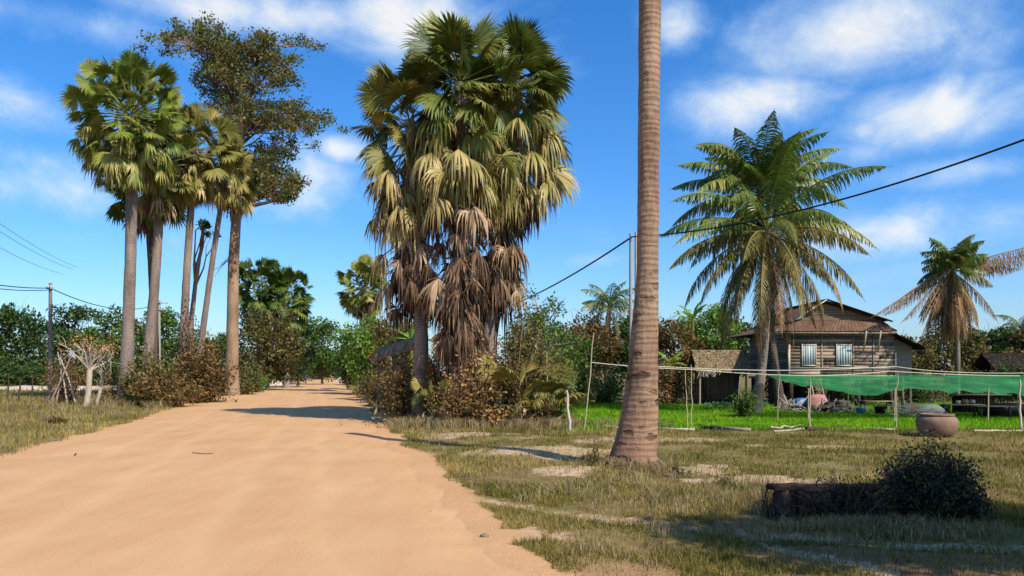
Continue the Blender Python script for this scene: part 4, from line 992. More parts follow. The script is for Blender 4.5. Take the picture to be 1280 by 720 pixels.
    for k in range(9):
        t0, t1 = k / 9, (k + .92) / 9; za, zb = zi + (zr - .12 - zi) * t0, zi + (zr - .12 - zi) * t1
        xl0, xr0 = ix0 + (xm - ix0) * t0, ix1 + (xm - ix1) * t0; xl1, xr1 = ix0 + (xm - ix0) * t1, ix1 + (xm - ix1) * t1
        g.add([(xl0, gy, za), (xr0, gy, za), (xr1, gy, zb), (xl1, gy, zb), (xl0, gy + .03, za), (xr0, gy + .03, za), (xr1, gy + .03, zb), (xl1, gy + .03, zb)], [[0, 1, 2, 3], [7, 6, 5, 4], [0, 4, 5, 1], [3, 2, 6, 7]], r.random())
    part(g, 'gable', M_gable, rf)
    b = MB(); b.bar((ix0 - .3, gy0 - .03, zi - .06), (xm, gy0 - .03, zr + .03), .04, .15, val=.9, up=(0, 1, 0)); q1 = part(b, 'barge_board', M_plankpale, rf)
    b = MB(); b.bar((xm, gy0 - .035, zr + .05), (ix1 + .4, gy0 - .035, zi - .08), .05, .17, val=.1, up=(0, 1, 0)); q1 = part(b, 'barge_board', M_roofdk, rf)
    b = MB(); b.box(((x0 + x1) / 2, y0 + .05, ze - .09), (x1 - x0, .03, .08), val=.4); part(b, 'fascia', M_plank, rf)
    b = MB(); b.bar((xm, gy0 - .05, zr + .03), (xm, iy1 + .2, zr + .03), .22, .05, val=.3); part(b, 'ridge_cap', M_roofdk, rf)
    # props under the eave
    b = MB()
    for px in (1079, 1097): b.bar(W(px, 440, hy - .1), W(px + 4, 414, hy - .8), .07, .05, val=.6)
    part(b, 'eave_brace', M_plankpale)
    # lean-to roof at right
    b = MB(); sheet(b, (hx + hw - .2, hy - .5, 3.70), (hx + hw - .2, hy + hd, 3.70), (hx + hw + 1.3, hy + hd, 2.95), (hx + hw + 1.3, hy - .5, 2.95), nu=40)
    part(b, 'lean_to_roof', M_roofdk)
    b = MB(); b.add([(hx + hw + .05, hy + .3, z0), (hx + hw + 1.0, hy + .3, z0), (hx + hw + 1.0, hy + .3, 3.05), (hx + hw + .05, hy + .3, 3.5)], [[0, 1, 2, 3]], .4)
    b.add([(hx + hw + .05, hy + .36, z0), (hx + hw + 1.0, hy + .36, z0), (hx + hw + 1.0, hy + .36, 3.05), (hx + hw + .05, hy + .36, 3.5)], [[3, 2, 1, 0]], .4)
    for k in range(3): b.box((hx + hw + .15 + .38 * k, hy + .32, z0 / 2), (.1, .1, z0), val=.3)
    part(b, 'lean_to_wall', M_plank)
    # ladder
    b = MB()
    for s in (0, .5): b.bar((hx + 1.0 + s, hy - 1.0, 0), (hx + 1.0 + s, hy - .08, z0 - .1), .06, .05, val=.5)
    for k in range(6): t = (k + .5) / 6; b.bar((hx + 1.0, hy - 1.0 + .92 * t, (z0 - .1) * t), (hx + 1.5, hy - 1.0 + .92 * t, (z0 - .1) * t), .05, .03, val=.5)
    part(b, 'ladder', M_plank)
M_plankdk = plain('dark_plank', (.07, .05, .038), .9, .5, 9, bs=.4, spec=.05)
M_gable = plain('gable_planks', (.30, .21, .155), .9, .35, 9, bs=.3, spec=.1)
house()

# ------------------------------------------------------------------ thatched hut left of the house
def hut(label, x, y, w, dp, ze, zr, seed, name='thatched_hut', mat=None, wall=None, roofdir='x', cat='hut'):
    r = rng(seed); loc = np.array([x, y, hz(x, y)]); o = thing(name, loc, label, cat); m = MB()
    for s in (-1, 1):
        nrow = 9
        for k in range(nrow):
            t0, t1 = k / nrow, (k + 1.35) / nrow
            ya, za = y + s * dp / 2 * (1 - t0), ze + (zr - ze) * t0; yb, zb = y + s * dp / 2 * (1 - t1), ze + (zr - ze) * t1
            n = int(w / .045)
            xs = x - w / 2 + w * (np.arange(n) + r.random(n)) / n
            dl = .16 * r.random(n)
            V = np.stack([np.stack([xs - .035, ya + s * dl * .5 + 0 * xs, za - dl * .6 + .05 + .03 * r.random(n)], -1), np.stack([xs + .035, ya + s * dl * .5 + 0 * xs, za - dl * .6 + .05 + .03 * r.random(n)], -1),
                          np.stack([xs + .03, yb + 0 * xs, zb + 0 * xs], -1), np.stack([xs - .03, yb + 0 * xs, zb + 0 * xs], -1)], 1)
            m.add(V.reshape(-1, 3), np.arange(n * 4).reshape(n, 4), r.random(n))
        m.add([(x - w / 2, y + s * dp / 2, ze - .03), (x + w / 2, y + s * dp / 2, ze - .03), (x + w / 2, y, zr - .03), (x - w / 2, y, zr - .03)], [[0, 1, 2, 3]], .2)
    m.build('roof', mat or M_thatch, o, loc=loc)
    for sx in (-1, 1):
        for sy in (-1, 1):
            p = MB(); p.tube([(x + sx * w * .42, y + sy * dp * .38, loc[2] - .05), (x + sx * w * .42, y + sy * dp * .38, ze + .1)], .06, 7); p.build('post', M_plank, o, loc=loc)
    if wall:
        p = MB()
        for k in range(int(w * .84 / .11)): p.box((x - w * .42 + .055 + k * .11, y + dp * .1, (loc[2] + ze) / 2 + loc[2] / 2), (.1, .03, ze - loc[2] + .04 * r.random()), val=r.random())
        p.build('wall', wall, o, loc=loc)
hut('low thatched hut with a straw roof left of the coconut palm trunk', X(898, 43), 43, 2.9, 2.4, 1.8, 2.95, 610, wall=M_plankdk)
hut('dark sagging hut at the right edge behind the green net', X(1262, 49), 49, 3.4, 2.6, 1.9, 2.9, 611, mat=M_roofdk, wall=M_plankdk, name='dark_hut')
def shelter():
    d = 36; x = X(497, d); loc = np.array([x, d, hz(x, d)]); o = thing('roadside_shelter', loc, 'brown lopsided shelter with a sloping roof left of the slim clump trunk', 'shelter'); r = rng(612)
    m = MB(); a = W(470, 440, d); b = W(525, 422, d)
    for k in range(60):
        t = k / 60; p = a * (1 - t) + b * t; m.bar(p + [0, -.7 - .1 * r.random(), -.42 - .1 * r.random()], p + [0, .8, .18], .05, .03, val=r.random())
    m.build('roof', M_dryr, o, loc=loc)
    for px in (474, 492, 508, 522):
        p = MB(); t = (px - 470) / 55; top = a * (1 - t) + b * t; p.tube([(top[0], d - .4, loc[2] - .05), (top[0] + .05, d - .4, top[2])], .05, 7, rough=.1); p.build('post', M_bark_s, o, loc=loc)
    p = MB()
    for k in range(22): q0 = W(473 + k * 2.3, 489, d + .5); q0[2] = loc[2]; p.tube([q0, q0 + [.03 * r.normal(), 0, 1.1 + .3 * r.random()]], .035, 5, val=r.random())
    p.build('back_wall', M_bark_s, o, loc=loc)
M_dryr = plain('rust_brown_slats', (.46, .25, .12), .9, .4, 9); M_bark_s = plain('old_wood', (.2, .13, .08), .9, .4, 9)
shelter()

# ------------------------------------------------------------------ fence sticks, cords, edging of the garden
ST = 'thin sticks holding the garden cords'
def stick(label, px0, py0, px1, py1, d, r0=.022, mat=None, name='stick', grp=ST, cat='stick'):
    r = rng(int(px0 * 7 + py0)); a = W(px0, py0, d); b = W(px1, py1, d); a[2] = hz(a[0], d) - .05
    t = np.linspace(0, 1, 8)[:, None]; P = a + (b - a) * t + r.normal(size=(8, 3)) * .012
    m = MB(); m.tube(P, np.linspace(r0, r0 * .7, 8), 7, rough=.1); return tag(m.build(name, mat or M_bamboo, loc=a), label, cat, grp)
stick('tall crooked stick left of the bare trunk with the cord tied to it', 731, 528, 742, 416, 25)
stick('short grey stake at the left end of the garden edge', 713, 540, 708, 487, 23.6, .045, M_plankpale)
stick('thin leaning stick beside the short stake, in the garden corner', 687, 520, 683, 440, 27)
stick('paired thin stick right of the bare trunk', 860, 530, 856, 462, 25.4, .018)
stick('straight thin stick right of the bare trunk, reaching the cord', 865, 532, 864, 456, 25, .018)
stick('upright stick at the garden front below the house corner', 1012, 538, 1013, 476, 24.6, .026)
stick('thin stick left of the clay jar', 1120, 538, 1122, 466, 25, .02)
stick('stick behind the yellow green shrub', 972, 520, 974, 470, 29, .018)
stick('pale pole at the right edge of the picture by the net', 1276, 538, 1275, 474, 24.8, .04, M_plankpale)
stick('short stick near the coconut palm foot', 921, 505, 925, 470, 33, .02)
def cord(label, pts, rad, mat, name='cord', cat='cord', group=None, sag=0):
    P = [np.asarray(p, float) for p in pts]; out = []
    for a, b in zip(P[:-1], P[1:]):
        for t in np.linspace(0, 1, 14)[:-1]: out.append(a + (b - a) * t - np.array([0, 0, 4 * sag * t * (1 - t)]))
    out.append(P[-1]); m = MB(); m.tube(out, rad, 6); return tag(m.build(name, mat, loc=out[0]), label, cat, group)
CG = 'cords strung over the garden'
cord('pale cord from the tall crooked stick past the bare trunk to the right', [W(739, 453, 25), W(864, 462, 25), W(1013, 470, 24.6), W(1112, 464, 25), W(1275, 470, 24.8)], .016, M_cord, group=CG, sag=.03)
cord('second pale cord sagging across in front of the house', [W(822, 458, 27), W(974, 463, 29), W(1118, 458, 30), W(1190, 465, 30), W(1300, 466, 30)], .016, M_cord, group=CG, sag=.03)
def rag():
    r = rng(630); c = W(884, 463, 25); m = MB()
    for k in range(26):
        a = c + np.array([.16 * r.normal(), .02 * r.normal(), .01]); m.tube([a, a + [.03 * r.normal(), .02, -.08], a + [.06 * r.normal(), .02, -.14 - .12 * r.random()]], [.02, .018, .006], 5, val=r.random())
    tag(m.build('rag', M_cord, loc=c), 'bundle of pale fibre hanging over the cord right of the bare trunk', 'rag')
rag()
EG = 'boards and logs edging the garden'
def plank(label, px0, py0, px1, py1, w=.10, t=.04, mat=None, name='edging_board', lift=.05, log=False):
    x0, y0 = gp(px0, py0); x1, y1 = gp(px1, py1); a = np.array([x0, y0, hz(x0, y0) + lift]); b = np.array([x1, y1, hz(x1, y1) + lift])
    m = MB()
    if log:
        tt = np.linspace(0, 1, 8)[:, None]; r = rng(int(px0)); m.tube(a + (b - a) * tt + r.normal(size=(8, 3)) * .02, w / 2, 8, rough=.15, seed=int(px0))
    else: m.bar(a, b, t, w, val=.6)
    tag(m.build(name, mat or M_plankpale, loc=a), label, 'board' if not log else 'log', EG)
plank('pale board along the garden front left of the bare trunk', 728, 532, 772, 537, .09)
plank('pale board along the garden front right of the bare trunk', 818, 538, 868, 540, .09)
plank('weathered board right of the paired sticks', 888, 536, 938, 540, .12, .05, M_plank)
plank('short dark log between two garden boards', 868, 534, 892, 538, .14, mat=M_plankdk, log=True, name='edging_log')
plank('pale forked branch lying by the garden stick', 962, 538, 1006, 534, .07, mat=M_pale, log=True, name='edging_log')
plank('second pale branch lying under the forked one', 968, 541, 1010, 538, .06, mat=M_pale, log=True, name='edging_log')
plank('dark log lying right of the pale branches', 1008, 540, 1072, 536, .12, mat=M_plankdk, log=True, name='edging_log')
plank('pale board left of the clay jar', 1070, 537, 1118, 540, .08)
plank('pale long pole lying right of the clay jar', 1216, 542, 1278, 541, .07, mat=M_pale, log=True, name='edging_log')

# ------------------------------------------------------------------ clay jar
def jar():
    x, y = gp(1171, 547); z = hz(x, y); loc = np.array([x, y, z]); o = thing('clay_jar', loc, 'squat reddish clay water jar standing at the garden front', 'jar')
    m = MB(); s = .55
    m.lathe(np.array([(0, 0), (.34, 0), (.41, .05), (.49, .18), (.53, .32), (.54, .42), (.51, .5), (.44, .55), (.40, .57)]) * [1, 1] , loc, 40)
    m.build('body', M_jar, o, shade=True, loc=loc)
    m = MB(); m.lathe([(.40, .57), (.445, .58), (.455, .60), (.44, .62), (.41, .625), (.385, .61), (.37, .56), (.44, .48), (.46, .3), (0, .25)], loc, 40); m.build('rim', M_jar, o, shade=True, loc=loc)
jar()

# ------------------------------------------------------------------ shade net
def net():
    loc = np.array([X(1150, 31), 31, 0.]); o = thing('shade_net', loc, 'green shade net stretched low over the yard in front of the house', 'net')
    nx, ny = 90, 24; u = np.linspace(0, 1, nx)[:, None]; v = np.linspace(0, 1, ny)[None]
    dn, df = 29.0, 33.5
    xl = X(1000, dn) * (1 - v) + X(958, df) * v; xr = X(1330, dn) * (1 - v) + X(1330, df) * v
    Xn = xl * (1 - u) + xr * u; Yn = dn + (df - dn) * v + 0 * u
    lowz = np.interp(u[:, 0], [0, .12, .25, .4, .55, .7, .85, 1], [Zof(478, dn), Zof(486, dn), Zof(494, dn), Zof(484, dn), Zof(487, dn), Zof(489, dn), Zof(493, dn), Zof(494, dn)])
    Zn = lowz[:, None] * (1 - v) + (Zof(468.5, df)) * v - .08 * np.sin(PI * v) + .05 * (fbm(Xn * 1.1, Yn * .9, 91) - .5) * 2 + .03 * np.sin(Xn * 7) * (1 - v) - .10 * (1 - v) ** 4 * fbm(Xn * 2.2, Xn * 0, 92)
    i = np.arange(nx - 1)[:, None]; j = np.arange(ny - 1)[None]
    m = MB(); m.add(np.stack([Xn, Yn + 0 * Xn, Zn], -1).reshape(-1, 3), np.stack([i * ny + j, (i + 1) * ny + j, (i + 1) * ny + j + 1, i * ny + j + 1], -1).reshape(-1, 4))
    m.build('mesh', M_net, o, shade=True, loc=loc)
    # hanging flap at the back right
    for (px, d) in ((1118, dn), (1235, dn), (1010, dn), (1180, df), (1290, df), (1060, df)):
        q = MB(); zt = Zof(486 if d == dn else 467, d); q.tube([(X(px, d), d, -.05), (X(px, d) + .02, d, zt + .03)], .025, 6); q.build('post', M_bamboo, o, loc=loc)
net()

# ------------------------------------------------------------------ household clutter in the shade under the net
def clutter():
    r = rng(650)
    def put(px, d): x = X(px, d); return np.array([x, d, hz(x, d)])
    def bucket(px, d, mat, lab, s=1, name='bucket'):
        L = put(px, d); m = MB(); m.lathe(np.array([(0, 0), (.14, 0), (.19, .3), (.2, .32), (.18, .32), (.13, .03), (0, .03)]) * s, L, 18); o = tag(m.build(name, mat, loc=L), lab, 'bucket', 'household things under the net')
        h = MB(); t = np.linspace(0, PI, 10); h.tube(np.stack([L[0] + .19 * s * np.cos(t), L[1] + 0 * t, L[2] + .31 * s + .12 * s * np.sin(t)], -1), .008, 5); q = h.build('handle', M_steel, o); q.data.transform(__import__('mathutils').Matrix.Translation(-Vector(L)))
    bucket(1076, 33, M_blue, 'small blue bucket under the net'); bucket(1183, 30.6, M_greenpl, 'bright green bucket right of the clay jar', .6)
    bucket(1100, 33, M_black, 'black bucket right of the small blue one', 1.2); bucket(1130, 32.5, M_white, 'white bucket behind the stick left of the jar', 1.3)
    def sack(px, d, mat, lab, s=(.35, .25, .3)):
        L = put(px, d); m = MB(); n, k = 10, 16; th = np.linspace(0, PI, n)[:, None]; ph = np.linspace(0, 2 * PI, k, endpoint=False)[None]
        q = 1 + .45 * (fbm(np.cos(ph) * 2 + px, th * 2.5 + np.sin(ph) * 2, 8) - .5) * 2; V = np.stack([np.sign(np.cos(ph)) * np.abs(np.cos(ph)) ** .8 * np.sin(th) ** .6 * s[0] * q, np.sin(ph) * np.sin(th) ** .6 * s[1] * q, (1 + np.cos(th) + 0 * ph) * s[2] * .9], -1).reshape(-1, 3) + L
        i = np.arange(n - 1)[:, None]; j = np.arange(k)[None]; m.add(V, np.stack([i * k + j, i * k + (j + 1) % k, (i + 1) * k + (j + 1) % k, (i + 1) * k + j], -1)[..., ::-1].reshape(-1, 4)); tag(m.build('sack', mat, shade=True, loc=L), lab, 'sack', 'sacks lying under the net')
    sack(1003, 36, M_blue, 'pale blue sack on the heap below the house', (.4, .3, .35)); sack(1022, 35.5, M_pink, 'pinkish cloth bundle on the heap below the house', (.45, .3, .45))
    sack(1163, 31.6, M_white, 'whitish sack behind the clay jar', (.45, .3, .3)); sack(1140, 33, M_pink, 'dull pink sack left of the white sack', (.35, .3, .28))
    sack(1040, 35, M_black, 'black bundle on the heap below the house', (.45, .3, .28)); sack(1175, 33, M_black, 'black bag behind the whitish sack', (.4, .25, .25))
    sack(985, 37, M_black, 'black bundle beside the pale blue sack', (.4, .3, .3)); sack(1257, 31, M_black, 'black heap under the right end of the net', (.9, .4, .35))
    # firewood heaps : individual logs of a pile are countable
    k = 0; W_ = []
    for row in range(4):
        for q in range(6 - row):
            L = put(1055, 34.5) + [q * .16 - .45 + row * .08, .1 * r.normal(), .08 + row * .14]; m = MB(); rr = .06 + .02 * r.random()
            m.tube([L - [.06 * r.normal(), .4, .0], L + [.05 * r.normal(), .4, .02 * r.normal()]], rr, 9, val=r.random(), rough=.08, seed=k)
            tag(m.build('firewood_log', M_pale if r.random() < .5 else M_plank, loc=L), 'split log in the firewood stack under the net', 'log', 'logs of the firewood stack'); k += 1
    # table
    def table(px, d, w, lab):
        L = put(px, d); o = thing('wooden_table', L, lab, 'table', 'tables under the net'); m = MB(); 
        for s in range(5): m.box(L + [0, -.25 + s * .125, .5], (w, .115, .03), val=r.random())
        m.build('tabletop', M_plank, o, loc=L)
        for sx in (-1, 1):
            for sy in (-1, 1): m = MB(); m.box(L + [sx * w * .45, sy * .22, .24], (.06, .06, .48), val=.4); m.build('leg', M_plankdk, o, loc=L)
    table(1205, 32, 1.6, 'low plank table right of the jar under the net'); table(1095, 35.5, 1.3, 'low plank table behind the black bucket')
    table(1240, 30.5, 1.2, 'low plank table near the right edge pole')
    for (px, d, s) in ((1215, 32, .12), (1198, 32, .1), (1206, 31.9, .13)):
        L = put(px, d) + [0, 0, .515]; m = MB(); m.lathe(np.array([(0, 0), (.6, 0), (1, .5), (1, 1.1), (.8, 1.4), (.9, 1.5), (.75, 1.5), (.6, 1.3), (0, 1.3)]) * s, L, 16)
        tag(m.build('pot', M_white if s == .1 else (M_steel if s == .12 else M_jar), shade=True, loc=L), {.12: 'grey metal pot, right on the low table', .1: 'pale pot, left on the low table', .13: 'clay pot in the middle of the low table'}[s], 'pot')
    # stack of leaning poles/baskets: banana-leaf scraps on heap
    for (px, d, lab, sd) in ((1030, 34.6, 'jumble of pale scrap wood in front of the cloth bundles', 8), (990, 35.2, 'loose scrap sticks below the left house corner', 9), (1150, 31.2, 'scrap wood pile left of the whitish sack', 10), (1068, 33.5, 'scattered heap of split bamboo and leaves under the net', 3), (1125, 31.5, 'loose pile of pale sticks below the net edge', 27)):
        q = rng(sd); L = put(px, d); m = MB()
        for k in range(34):
            a = L + np.array([.38 * q.normal(), .16 * q.normal(), .05 + .32 * q.random()]); dv = norm(q.normal(size=3) * [1, .4, .35]); m.bar(a, a + dv * (.3 + .4 * q.random()), .03, .02, val=q.random())
        tag(m.build('stick_pile', M_plankpale, loc=L), lab, 'stick pile')
    # dark chicken coop
    L = put(1225, 34); o = thing('wire_coop', L, 'dark slatted coop under the right part of the net', 'coop'); m = MB()
    for k in range(14): m.box(L + [-.9 + k * .14, -.4, .4], (.04, .03, .75), val=.3)
    for z in (.05, .78): m.box(L + [0, -.41, z], (1.95, .05, .06), val=.3)
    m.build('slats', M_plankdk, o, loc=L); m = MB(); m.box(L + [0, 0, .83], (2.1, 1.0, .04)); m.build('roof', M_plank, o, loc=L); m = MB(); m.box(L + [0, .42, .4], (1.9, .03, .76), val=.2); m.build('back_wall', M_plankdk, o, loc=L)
clutter()

# ------------------------------------------------------------------ low ruined wall in the foreground
def ruined_wall():
    d = 10.25; x0, x1 = X(966, d), X(1196, d); zt = Zof(603, d); loc = np.array([(x0 + x1) / 2, d, hz(x0, d)]); o = thing('ruined_wall', loc, 'low dark ruined wall with blocky arches, half swallowed by the black bush', 'wall')
    r = rng(700)
    def lumpy(mb, c, s, seed, amp=.03, n=10):
        u = np.linspace(-1, 1, n); pts = []; 
        G = {}
        V = []; F = []
        for ax in range(3):
            for sg in (-1, 1):
                a, b = [q for q in range(3) if q != ax]; st = len(V)
                for i in u:
                    for j in u:
                        p = np.zeros(3); p[ax] = sg; p[a] = i; p[b] = j
                        p = p / (np.abs(p) ** 6).sum() ** (1 / 6); V.append(p * np.asarray(s) / 2)
                for i in range(n - 1):
                    for j in range(n - 1):
                        q = [st + i * n + j, st + (i + 1) * n + j, st + (i + 1) * n + j + 1, st + i * n + j + 1]
                        if (sg > 0) != (ax != 1): q = q[::-1]
                        F.append(q)
        V = np.array(V) + np.asarray(c)
        dn_ = fbm(V[:, 0] * 6 + seed, V[:, 2] * 6 + V[:, 1] * 5, seed) - .5; dm = fbm(V[:, 1] * 7 + seed, V[:, 0] * 7 - V[:, 2] * 4, seed + 3) - .5
        V = V + (V - np.asarray(c)) / np.maximum(.05, np.linalg.norm(V - c, axis=1, keepdims=True)) * ((dn_ + dm) * 2 * amp)[:, None]
        mb.add(V, F, r.random())
    h0 = loc[2] - .05; H = zt - h0
    m = MB(); nseg = 7
    for k in range(nseg):
        xa = x0 + (x1 - x0) * (k + .5) / nseg; lumpy(m, (xa, d + .02, zt - .06 - .01 * r.random()), ((x1 - x0) / nseg + .10, .30, .08), k * 3 + 1, .03)
    m.build('coping', M_laterite, o, shade=True, loc=loc)
    n = 9
    for k in range(n):
        m = MB(); xa = x0 + .1 + (x1 - x0 - .2) * k / (n - 1) + .02 * r.normal(); lumpy(m, (xa, d, h0 + (H - .12) / 2), (.10 + .06 * r.random(), .36, H - .08), k * 5 + 40, .07, 12); m.build('pillar', M_laterite, o, shade=True, loc=loc)
    m = MB(); lumpy(m, ((x0 + x1) / 2, d + .03, h0 + H * .42), (x1 - x0 - .02, .26, H * .95), 91, .05, 40); m.build('back_panel', M_laterite, o, shade=True, loc=loc)
    m = MB(); lumpy(m, ((x0 + x1) / 2, d, h0 + .05), (x1 - x0 + .1, .5, .16), 95, .04, 26); m.build('plinth', M_laterite, o, shade=True, loc=loc)
ruined_wall()

# ------------------------------------------------------------------ poles and cables
def wpole(label, px, d, ytop, r0, r1, mat, arms=(), group='utility poles', nm='utility_pole'):
    x = X(px, d); bz = hz(x, d) - .1; loc = np.array([x, d, bz]); zt = Zof(ytop, d); o = thing(nm, loc, label, 'utility pole', group); m = MB()
    m.tube([(x, d, bz), (x, d, (bz + zt) / 2), (x, d, zt)], [r0, (r0 + r1) / 2, r1], 12); m.build('pole', mat, o, shade=True, loc=loc)
    for (dz, w) in arms:
        m = MB(); m.box((x, d - .12, zt - dz), (w, .09, .1)); a = m.build('crossarm', M_steel, o, loc=loc)
        for s in (-1, -.5, .5, 1):
            q = MB(); q.lathe([(0, 0), (.05, 0), (.07, .05), (.04, .08), (.07, .12), (.04, .16), (0, .18)], (x + s * w * .46, d - .12, zt - dz + .05), 10); i = q.build('insulator', M_white, a, loc=loc)
    return o
wpole('wooden utility pole standing in the field at far left', 63, 52, 354, .14, .10, M_barkgrey, arms=((.35, .35),))
wpole('pale concrete utility pole with crossarms between the left palm trunks', 199, 80, 375, .17, .12, M_concrete, arms=((.3, 1.8), (1.0, 1.2)))
wpole('pair mate concrete pole, left pole behind the bare trunk', 788.5, 31, 292, .075, .06, M_concrete, group='twin poles behind the bare trunk')
wpole('slightly taller right pole hugging the bare trunk from behind', 795.5, 31.3, 290, .085, .07, M_plankpale, group='twin poles behind the bare trunk')
wpole('thin distant pole between the thick pale and brown palm trunks', 166, 78, 388, .15, .11, M_concrete)
def cable(label, a, b, rad, sag, mat=M_cable, group=None):
    t = np.linspace(0, 1, 60)[:, None]; P = np.asarray(a) * (1 - t) + np.asarray(b) * t - np.array([0, 0, 4 * sag]) * t * (1 - t); m = MB(); m.tube(P, rad, 6)
    tag(m.build('power_cable', mat, loc=P[0]), label, 'cable', group)
PC = 'overhead cables'
poleT = W(790, 296, 30.9)
HB2 = 'low bushes under the left field trees'
for k_, (px_, yt_, w_, m_, lab_) in enumerate(((6, 446, 60, M_dk, 'dark undergrowth bush at the left picture edge, under the field trees'), (50, 452, 56, M_dk, 'dark undergrowth bush right behind the left wooden pole'), (98, 448, 60, M_ol, 'olive undergrowth bush behind the pale pollarded tree'), (142, 450, 50, M_dk, 'dark undergrowth bush left of the thick pale palm trunk'), (196, 446, 60, M_md, 'green undergrowth bush below the pale concrete pole'), (268, 446, 64, M_dk, 'dark undergrowth bush left of the tan tree trunk'))):
    bush(lab_, px_, 84, yt_, w_, 450 + k_, m_, .3, 2200, group=HB2, stems=22, dep=2)
for k_, (px_, d_, yt_, w_, m_, lab_) in enumerate(((318, 96, 440, 46, M_dk, 'dark bush behind the pale heap at the left road edge'), (352, 108, 446, 36, M_ol, 'olive bush just above the far sand heap'), (376, 126, 444, 34, M_dk, 'dark bush left behind the distant motorcycle'), (400, 150, 440, 40, M_ol, 'dim bush straight behind the far end of the road'), (424, 150, 436, 40, M_dk, 'dark bush right of the road vanishing point'), (440, 100, 446, 26, M_dk, 'dark bush above the right sand heap'))):
    bush(lab_, px_, d_, yt_, w_, 460 + k_, m_, .34, 1800, group='bushes closing the far road', stems=20, dep=2)
for k_, (px_, d_, yt_, w_, lab_) in enumerate(((1000, 45, 470, 60, 'dark shaded bush seen under the left half of the house'), (1050, 46, 468, 64, 'dark shaded bush seen under the middle of the house'), (1100, 45, 468, 60, 'dark shaded bush seen under the right end of the house'), (1150, 44, 464, 60, 'dark bush behind the net right of the house'))):
    bush(lab_, px_, d_, yt_, w_, 470 + k_, M_dk, .13, 2600, group='shaded bushes under and beside the house', stems=20, dep=.8)
cable('thick black cable rising from the twin poles to the upper right', poleT, W(1560, 62, 15), .026, .75, group=PC)
cable('cable running down left from the twin poles behind the palm clump', poleT, W(560, 395, 70), .035, 1.0, group=PC)
pt = W(63, 360, 51.9)
cable('black cable from the left wooden pole leaving the picture at left', pt, W(-160, 320, 30), .03, .35, group=PC)
cable('second black cable close below the first one at far left', pt + [0, 0, -.12], W(-160, 326, 30), .025, .4, group=PC)
cable('cable from the left wooden pole to the concrete pole behind the palms', pt, W(199, 380, 80), .03, .9, group=PC)
cable('uppermost of the thin grey wires crossing the sky at far left', W(96, 334, 75), W(-120, 190, 32), .014, .5, M_cablegrey, group=PC)
cable('middle one of the thin grey wires at far left', W(92, 337, 75), W(-120, 205, 32), .014, .5, M_cablegrey, group=PC)
cable('lowest of the thin grey wires at far left', W(80, 343, 75), W(-120, 235, 32), .014, .5, M_cablegrey, group=PC)

# ------------------------------------------------------------------ left verge : pollarded trees, fence posts, branches
def pollard(label, px, d, ytop, yfork, seed, mat=M_pale, spread=30, n=12, lean=0, r0=.13):
    r = rng(seed); x = X(px, d); bz = hz(x, d) - .05; loc = np.array([x, d, bz]); o = thing('pollarded_tree', loc, label, 'tree', 'pollarded trees on the left verge'); m = MB()
    f = W(px + lean, yfork, d); m.tube(np.stack([loc, loc * .5 + f * .5 + [.04, 0, 0], f]), [r0 * 1.25, r0, r0 * 1.1], 10, rough=.1, seed=seed)
    lm = MB()
    for k in range(n):
        e = W(px + lean + spread * (r.random() * 2 - 1), ytop + abs(r.normal()) * 6, d) + [0, .5 * r.normal(), 0]
        Q = limb(m, f - [0, 0, .05], e, .045, .012, r, 7, .12, 6)
        for q in range(3): limb(m, Q[2 + q], Q[2 + q] + r.normal(size=3) * [.35, .2, .3] + [0, 0, .1], .015, .005, r, 4, .12, 4)
        p = 26; lm.leaves(Q[-1] + r.normal(size=(p, 3)) * .22, .13, r)
    m.build('trunk', mat, o, shade=True, loc=loc); lm.build('crown', M_dry, o, loc=loc)
pollard('pale pollarded tree with a fan of bare branches at left', 108, 38, 426, 462, 801, lean=4)
pollard('smaller pollarded tree leaning right beside the pale one', 120, 39.5, 432, 470, 802, spread=16, n=7, lean=8, r0=.08)
bush('brown twiggy bush behind the left wooden pole', 80, 40, 428, 50, 803, M_dry, .1, 1300, stems=34)
for k, (a, b, lab) in enumerate((((62, 492), (90, 442), 'longest'), ((95, 494), (75, 446), 'second'), ((70, 494), (78, 450), 'third'), ((84, 494), (72, 440), 'steepest'), ((56, 492), (84, 456), 'lowest'))):
    aa = W(*a, 39.0 + k * .15); aa[2] = hz(aa[0], 39) ; bb = W(*b, 39.3 + k * .15); m = MB(); m.tube([aa, (aa + bb) / 2 + [.05, 0, .03], bb], [.05, .04, .025], 7, rough=.1)
    tag(m.build('leaning_pole', M_pale if k % 2 else M_plank, loc=aa), lab + ' of the poles leaning together beside the left wooden pole', 'pole', 'poles leaning together at left')
FG = 'short fence posts in the left field'
for (px, y0, d, lab) in ((10, 467, 46, 'leftmost short dark fence post at the picture edge'), (24, 472, 42, 'short dark fence post second from the left edge'), (40, 470, 48, 'thin fence post left of the wooden utility pole')):
    stick(lab, px, 490, px + 1, y0, d, .05, M_plankdk, name='fence_post', grp=FG, cat='fence post')
